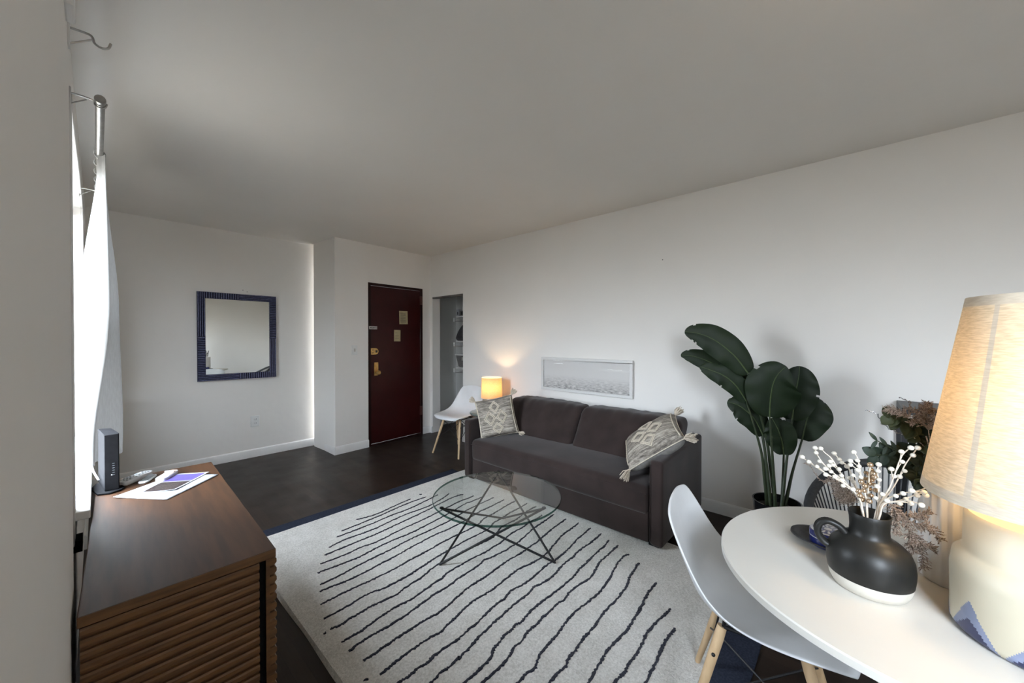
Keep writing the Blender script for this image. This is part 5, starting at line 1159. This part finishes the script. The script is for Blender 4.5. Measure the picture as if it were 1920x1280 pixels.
for k in range(4):
    a = pi / 4 + pi / 2 * k; b = MB(); b.tube([(2.26 + .18 * cos(a), -.12 + .18 * sin(a), .40), (2.26 + .25 * cos(a), -.12 + .25 * sin(a), .0)], [.012, .010], 10); b.build('leg', BLACKM, parent=cc)
sx0, sx1, sy0, sy1, sh = 2.84, 3.165, -.52, -.192, .975
sd_ = thing('plant_stand', 'tall black square-topped stand against the white wall behind the dining table', 'stand', ((sx0 + sx1) / 2, (sy0 + sy1) / 2, 0))
b = MB(); b.box(sx0, sx1, sy0, sy1, sh - .034, sh); b.build('stand_top', BLACKM, parent=sd_, smooth=False, bevel=.002)
for x in (sx0 + .012, sx1 - .012):
    for y in (sy0 + .012, sy1 - .012):
        MB().box(x - .012, x + .012, y - .012, y + .012, 0, sh - .034).build('leg', BLACKM, parent=sd_, smooth=False)
b = MB(); b.box(sx0, sx1, sy0, sy1, .18, .198); b.build('lower_shelf', BLACKM, parent=sd_, smooth=False)

# ------------------------------------------------------------------ potted palm
pc = (2.83, .345); PZ = .33
pt = thing('potted_palm', 'tall dark green bird of paradise plant in a black pot by the sofa arm', 'potted plant', (pc[0], pc[1], 0))
b = MB(); b.lathe([(0, 0), (.095, 0), (.100, .006), (.128, PZ - .004), (.130, PZ), (.122, PZ), (.118, PZ - .05), (0, PZ - .055)], (*pc, .001), 48); b.build('pot', POT, parent=pt, ang=35)
b = MB(); b.lathe([(.117, PZ - .048), (.08, PZ - .040), (.03, PZ - .034), (0, PZ - .033)], (*pc, 0), 32); b.build('soil', SOIL, parent=pt)
r_ = random.Random(5)
for i, (mid, hw_) in enumerate(LEAVES):
    base = Vector(mid[0]); ang = 2 * pi * i / 8
    foot = Vector((pc[0] + .045 * cos(ang), pc[1] + .035 * sin(ang) + .012 * (i < 3), PZ - .05))
    m1 = foot.lerp(base, .5) + Vector((.0, -.02 if i < 3 else .0, .03))
    path = smooth_path([tuple(foot), tuple(foot.lerp(base, .25) + Vector((0, -.012 if i < 3 else 0, .015))), tuple(m1), tuple(base)], 22)
    b = MB(); b.tube(path, [lerp(.0115, .0052, k / 21) for k in range(22)], 8)
    st_ = b.build('stem', STEMG, parent=pt)
    fac = Vector((-.90, -.22 if i < 4 else -.05, .35 if i not in (0, 1, 2) else .15)).normalized()
    cut = [r_.uniform(.45, .97) for _ in range(3)]
    b = MB(); NU, NV = 30, 14
    def bf(u, v, side_only=None):
        p = pchip(mid, u); d = (pchip(mid, min(1, u + .02)) - pchip(mid, max(0, u - .02))).normalized()
        s = d.cross(fac).normalized(); nn = s.cross(d).normalized(); x = 2 * v - 1
        w = hw_ * (max(0, sin(pi * (.035 + .955 * u ** .92))) ** .62)
        wav = .005 * sin(u * 22 + i) * abs(x) ** 2
        q = p + s * (w * x) + nn * (w * (.22 * abs(x) - .28 * x * x) + wav) - d * (abs(x) ** 1.5 * w * .10)
        return q
    def cutm(a, bb):
        return 0
    b.grid(bf, NU, NV)
    # a few tears in from the leaf edge
    keep = []; km = []
    tears = {(int(c * NU), sd2) for c, sd2 in zip(cut, (0, 1, 0))}
    for fi, f in enumerate(b.f):
        iu, jv = fi // NV, fi % NV
        t_ = any(iu == c and ((jv >= NV - 1) if s2 else (jv < 1)) for c, s2 in tears)
        if not t_: keep.append(f); km.append(0)
    b.f = keep; b.m = km
    lf = b.build('leaf', LEAF, parent=pt, ang=180, recalc=False)
    b = MB(); M_ = [pchip(mid, k / 19) for k in range(20)]; b.tube([m + fac * .0015 for m in M_], [lerp(.0045, .001, k / 19) for k in range(20)], 6); b.build('midrib', LEAFM, parent=lf)
for dx, dy, h_ in ((.02, -.03, .22), (-.03, .05, .12), (.05, .01, .10)):
    b = MB(); b.tube([(pc[0] + dx, pc[1] + dy, PZ - .05), (pc[0] + dx * 1.2, pc[1] + dy * 1.2, PZ - .05 + h_)], [.006, .001], 8); b.build('shoot', STEMG, parent=pt)

# ------------------------------------------------------------------ light
W = bpy.data.worlds.new('daylight'); SC.world = W; W.use_nodes = True; t = W.node_tree; t.nodes.clear()
out = node(t, 'ShaderNodeOutputWorld'); bg = node(t, 'ShaderNodeBackground'); t.links.new(bg.outputs[0], out.inputs[0])
tc = node(t, 'ShaderNodeTexCoord'); sp = node(t, 'ShaderNodeSeparateXYZ'); t.links.new(tc.outputs['Generated'], sp.inputs[0])
r = node(t, 'ShaderNodeValToRGB'); e = r.color_ramp.elements
mr_ = node(t, 'ShaderNodeMapRange'); mr_.inputs['From Min'].default_value = -1; t.links.new(sp.outputs['Z'], mr_.inputs['Value']); t.links.new(mr_.outputs[0], r.inputs['Fac'])
e[0].position = .40; e[0].color = (.075, .072, .066, 1); e[1].position = .62; e[1].color = (.83, .92, 1.05, 1)
q = e.new(.5); q.color = (.38, .40, .42, 1)
t.links.new(r.outputs[0], bg.inputs['Color']); bg.inputs['Strength'].default_value = SKY
for w in (W1, W2, W_FILL):
    L = bpy.data.lights.new('window_portal', 'AREA'); L.shape = 'RECTANGLE'; L.size = w[3] - w[2]; L.size_y = w[1] - w[0]; L.cycles.is_portal = True
    o = bpy.data.objects.new('window_portal', L); COL.objects.link(o); o.location = (-.20, (w[0] + w[1]) / 2, (w[2] + w[3]) / 2); o.rotation_euler = (0, radians(-90), 0)
# ------------------------------------------------------------------ camera
cam = bpy.data.cameras.new('camera'); co = bpy.data.objects.new('camera', cam); COL.objects.link(co)
cam.sensor_fit = 'HORIZONTAL'; cam.sensor_width = 36; cam.lens = 36 * 705 / 1920; cam.clip_start = .005; cam.clip_end = 60
co.location = (0, 0, 1.34); co.rotation_euler = (radians(90) - math.atan(6 / 705), 0, -radians(47.8)); SC.camera = co
SC.view_settings.view_transform = 'Standard'; SC.view_settings.look = 'None'; SC.view_settings.gamma = 1; SC.view_settings.use_curve_mapping = False
SC.view_settings.exposure = EXPO
SC.render.engine = 'CYCLES'
cy = SC.cycles; cy.max_bounces = 12; cy.diffuse_bounces = 8; cy.glossy_bounces = 6; cy.transmission_bounces = 8; cy.transparent_max_bounces = 16
cy.sample_clamp_indirect = 6; cy.caustics_reflective = False; cy.caustics_refractive = False; cy.use_denoising = True
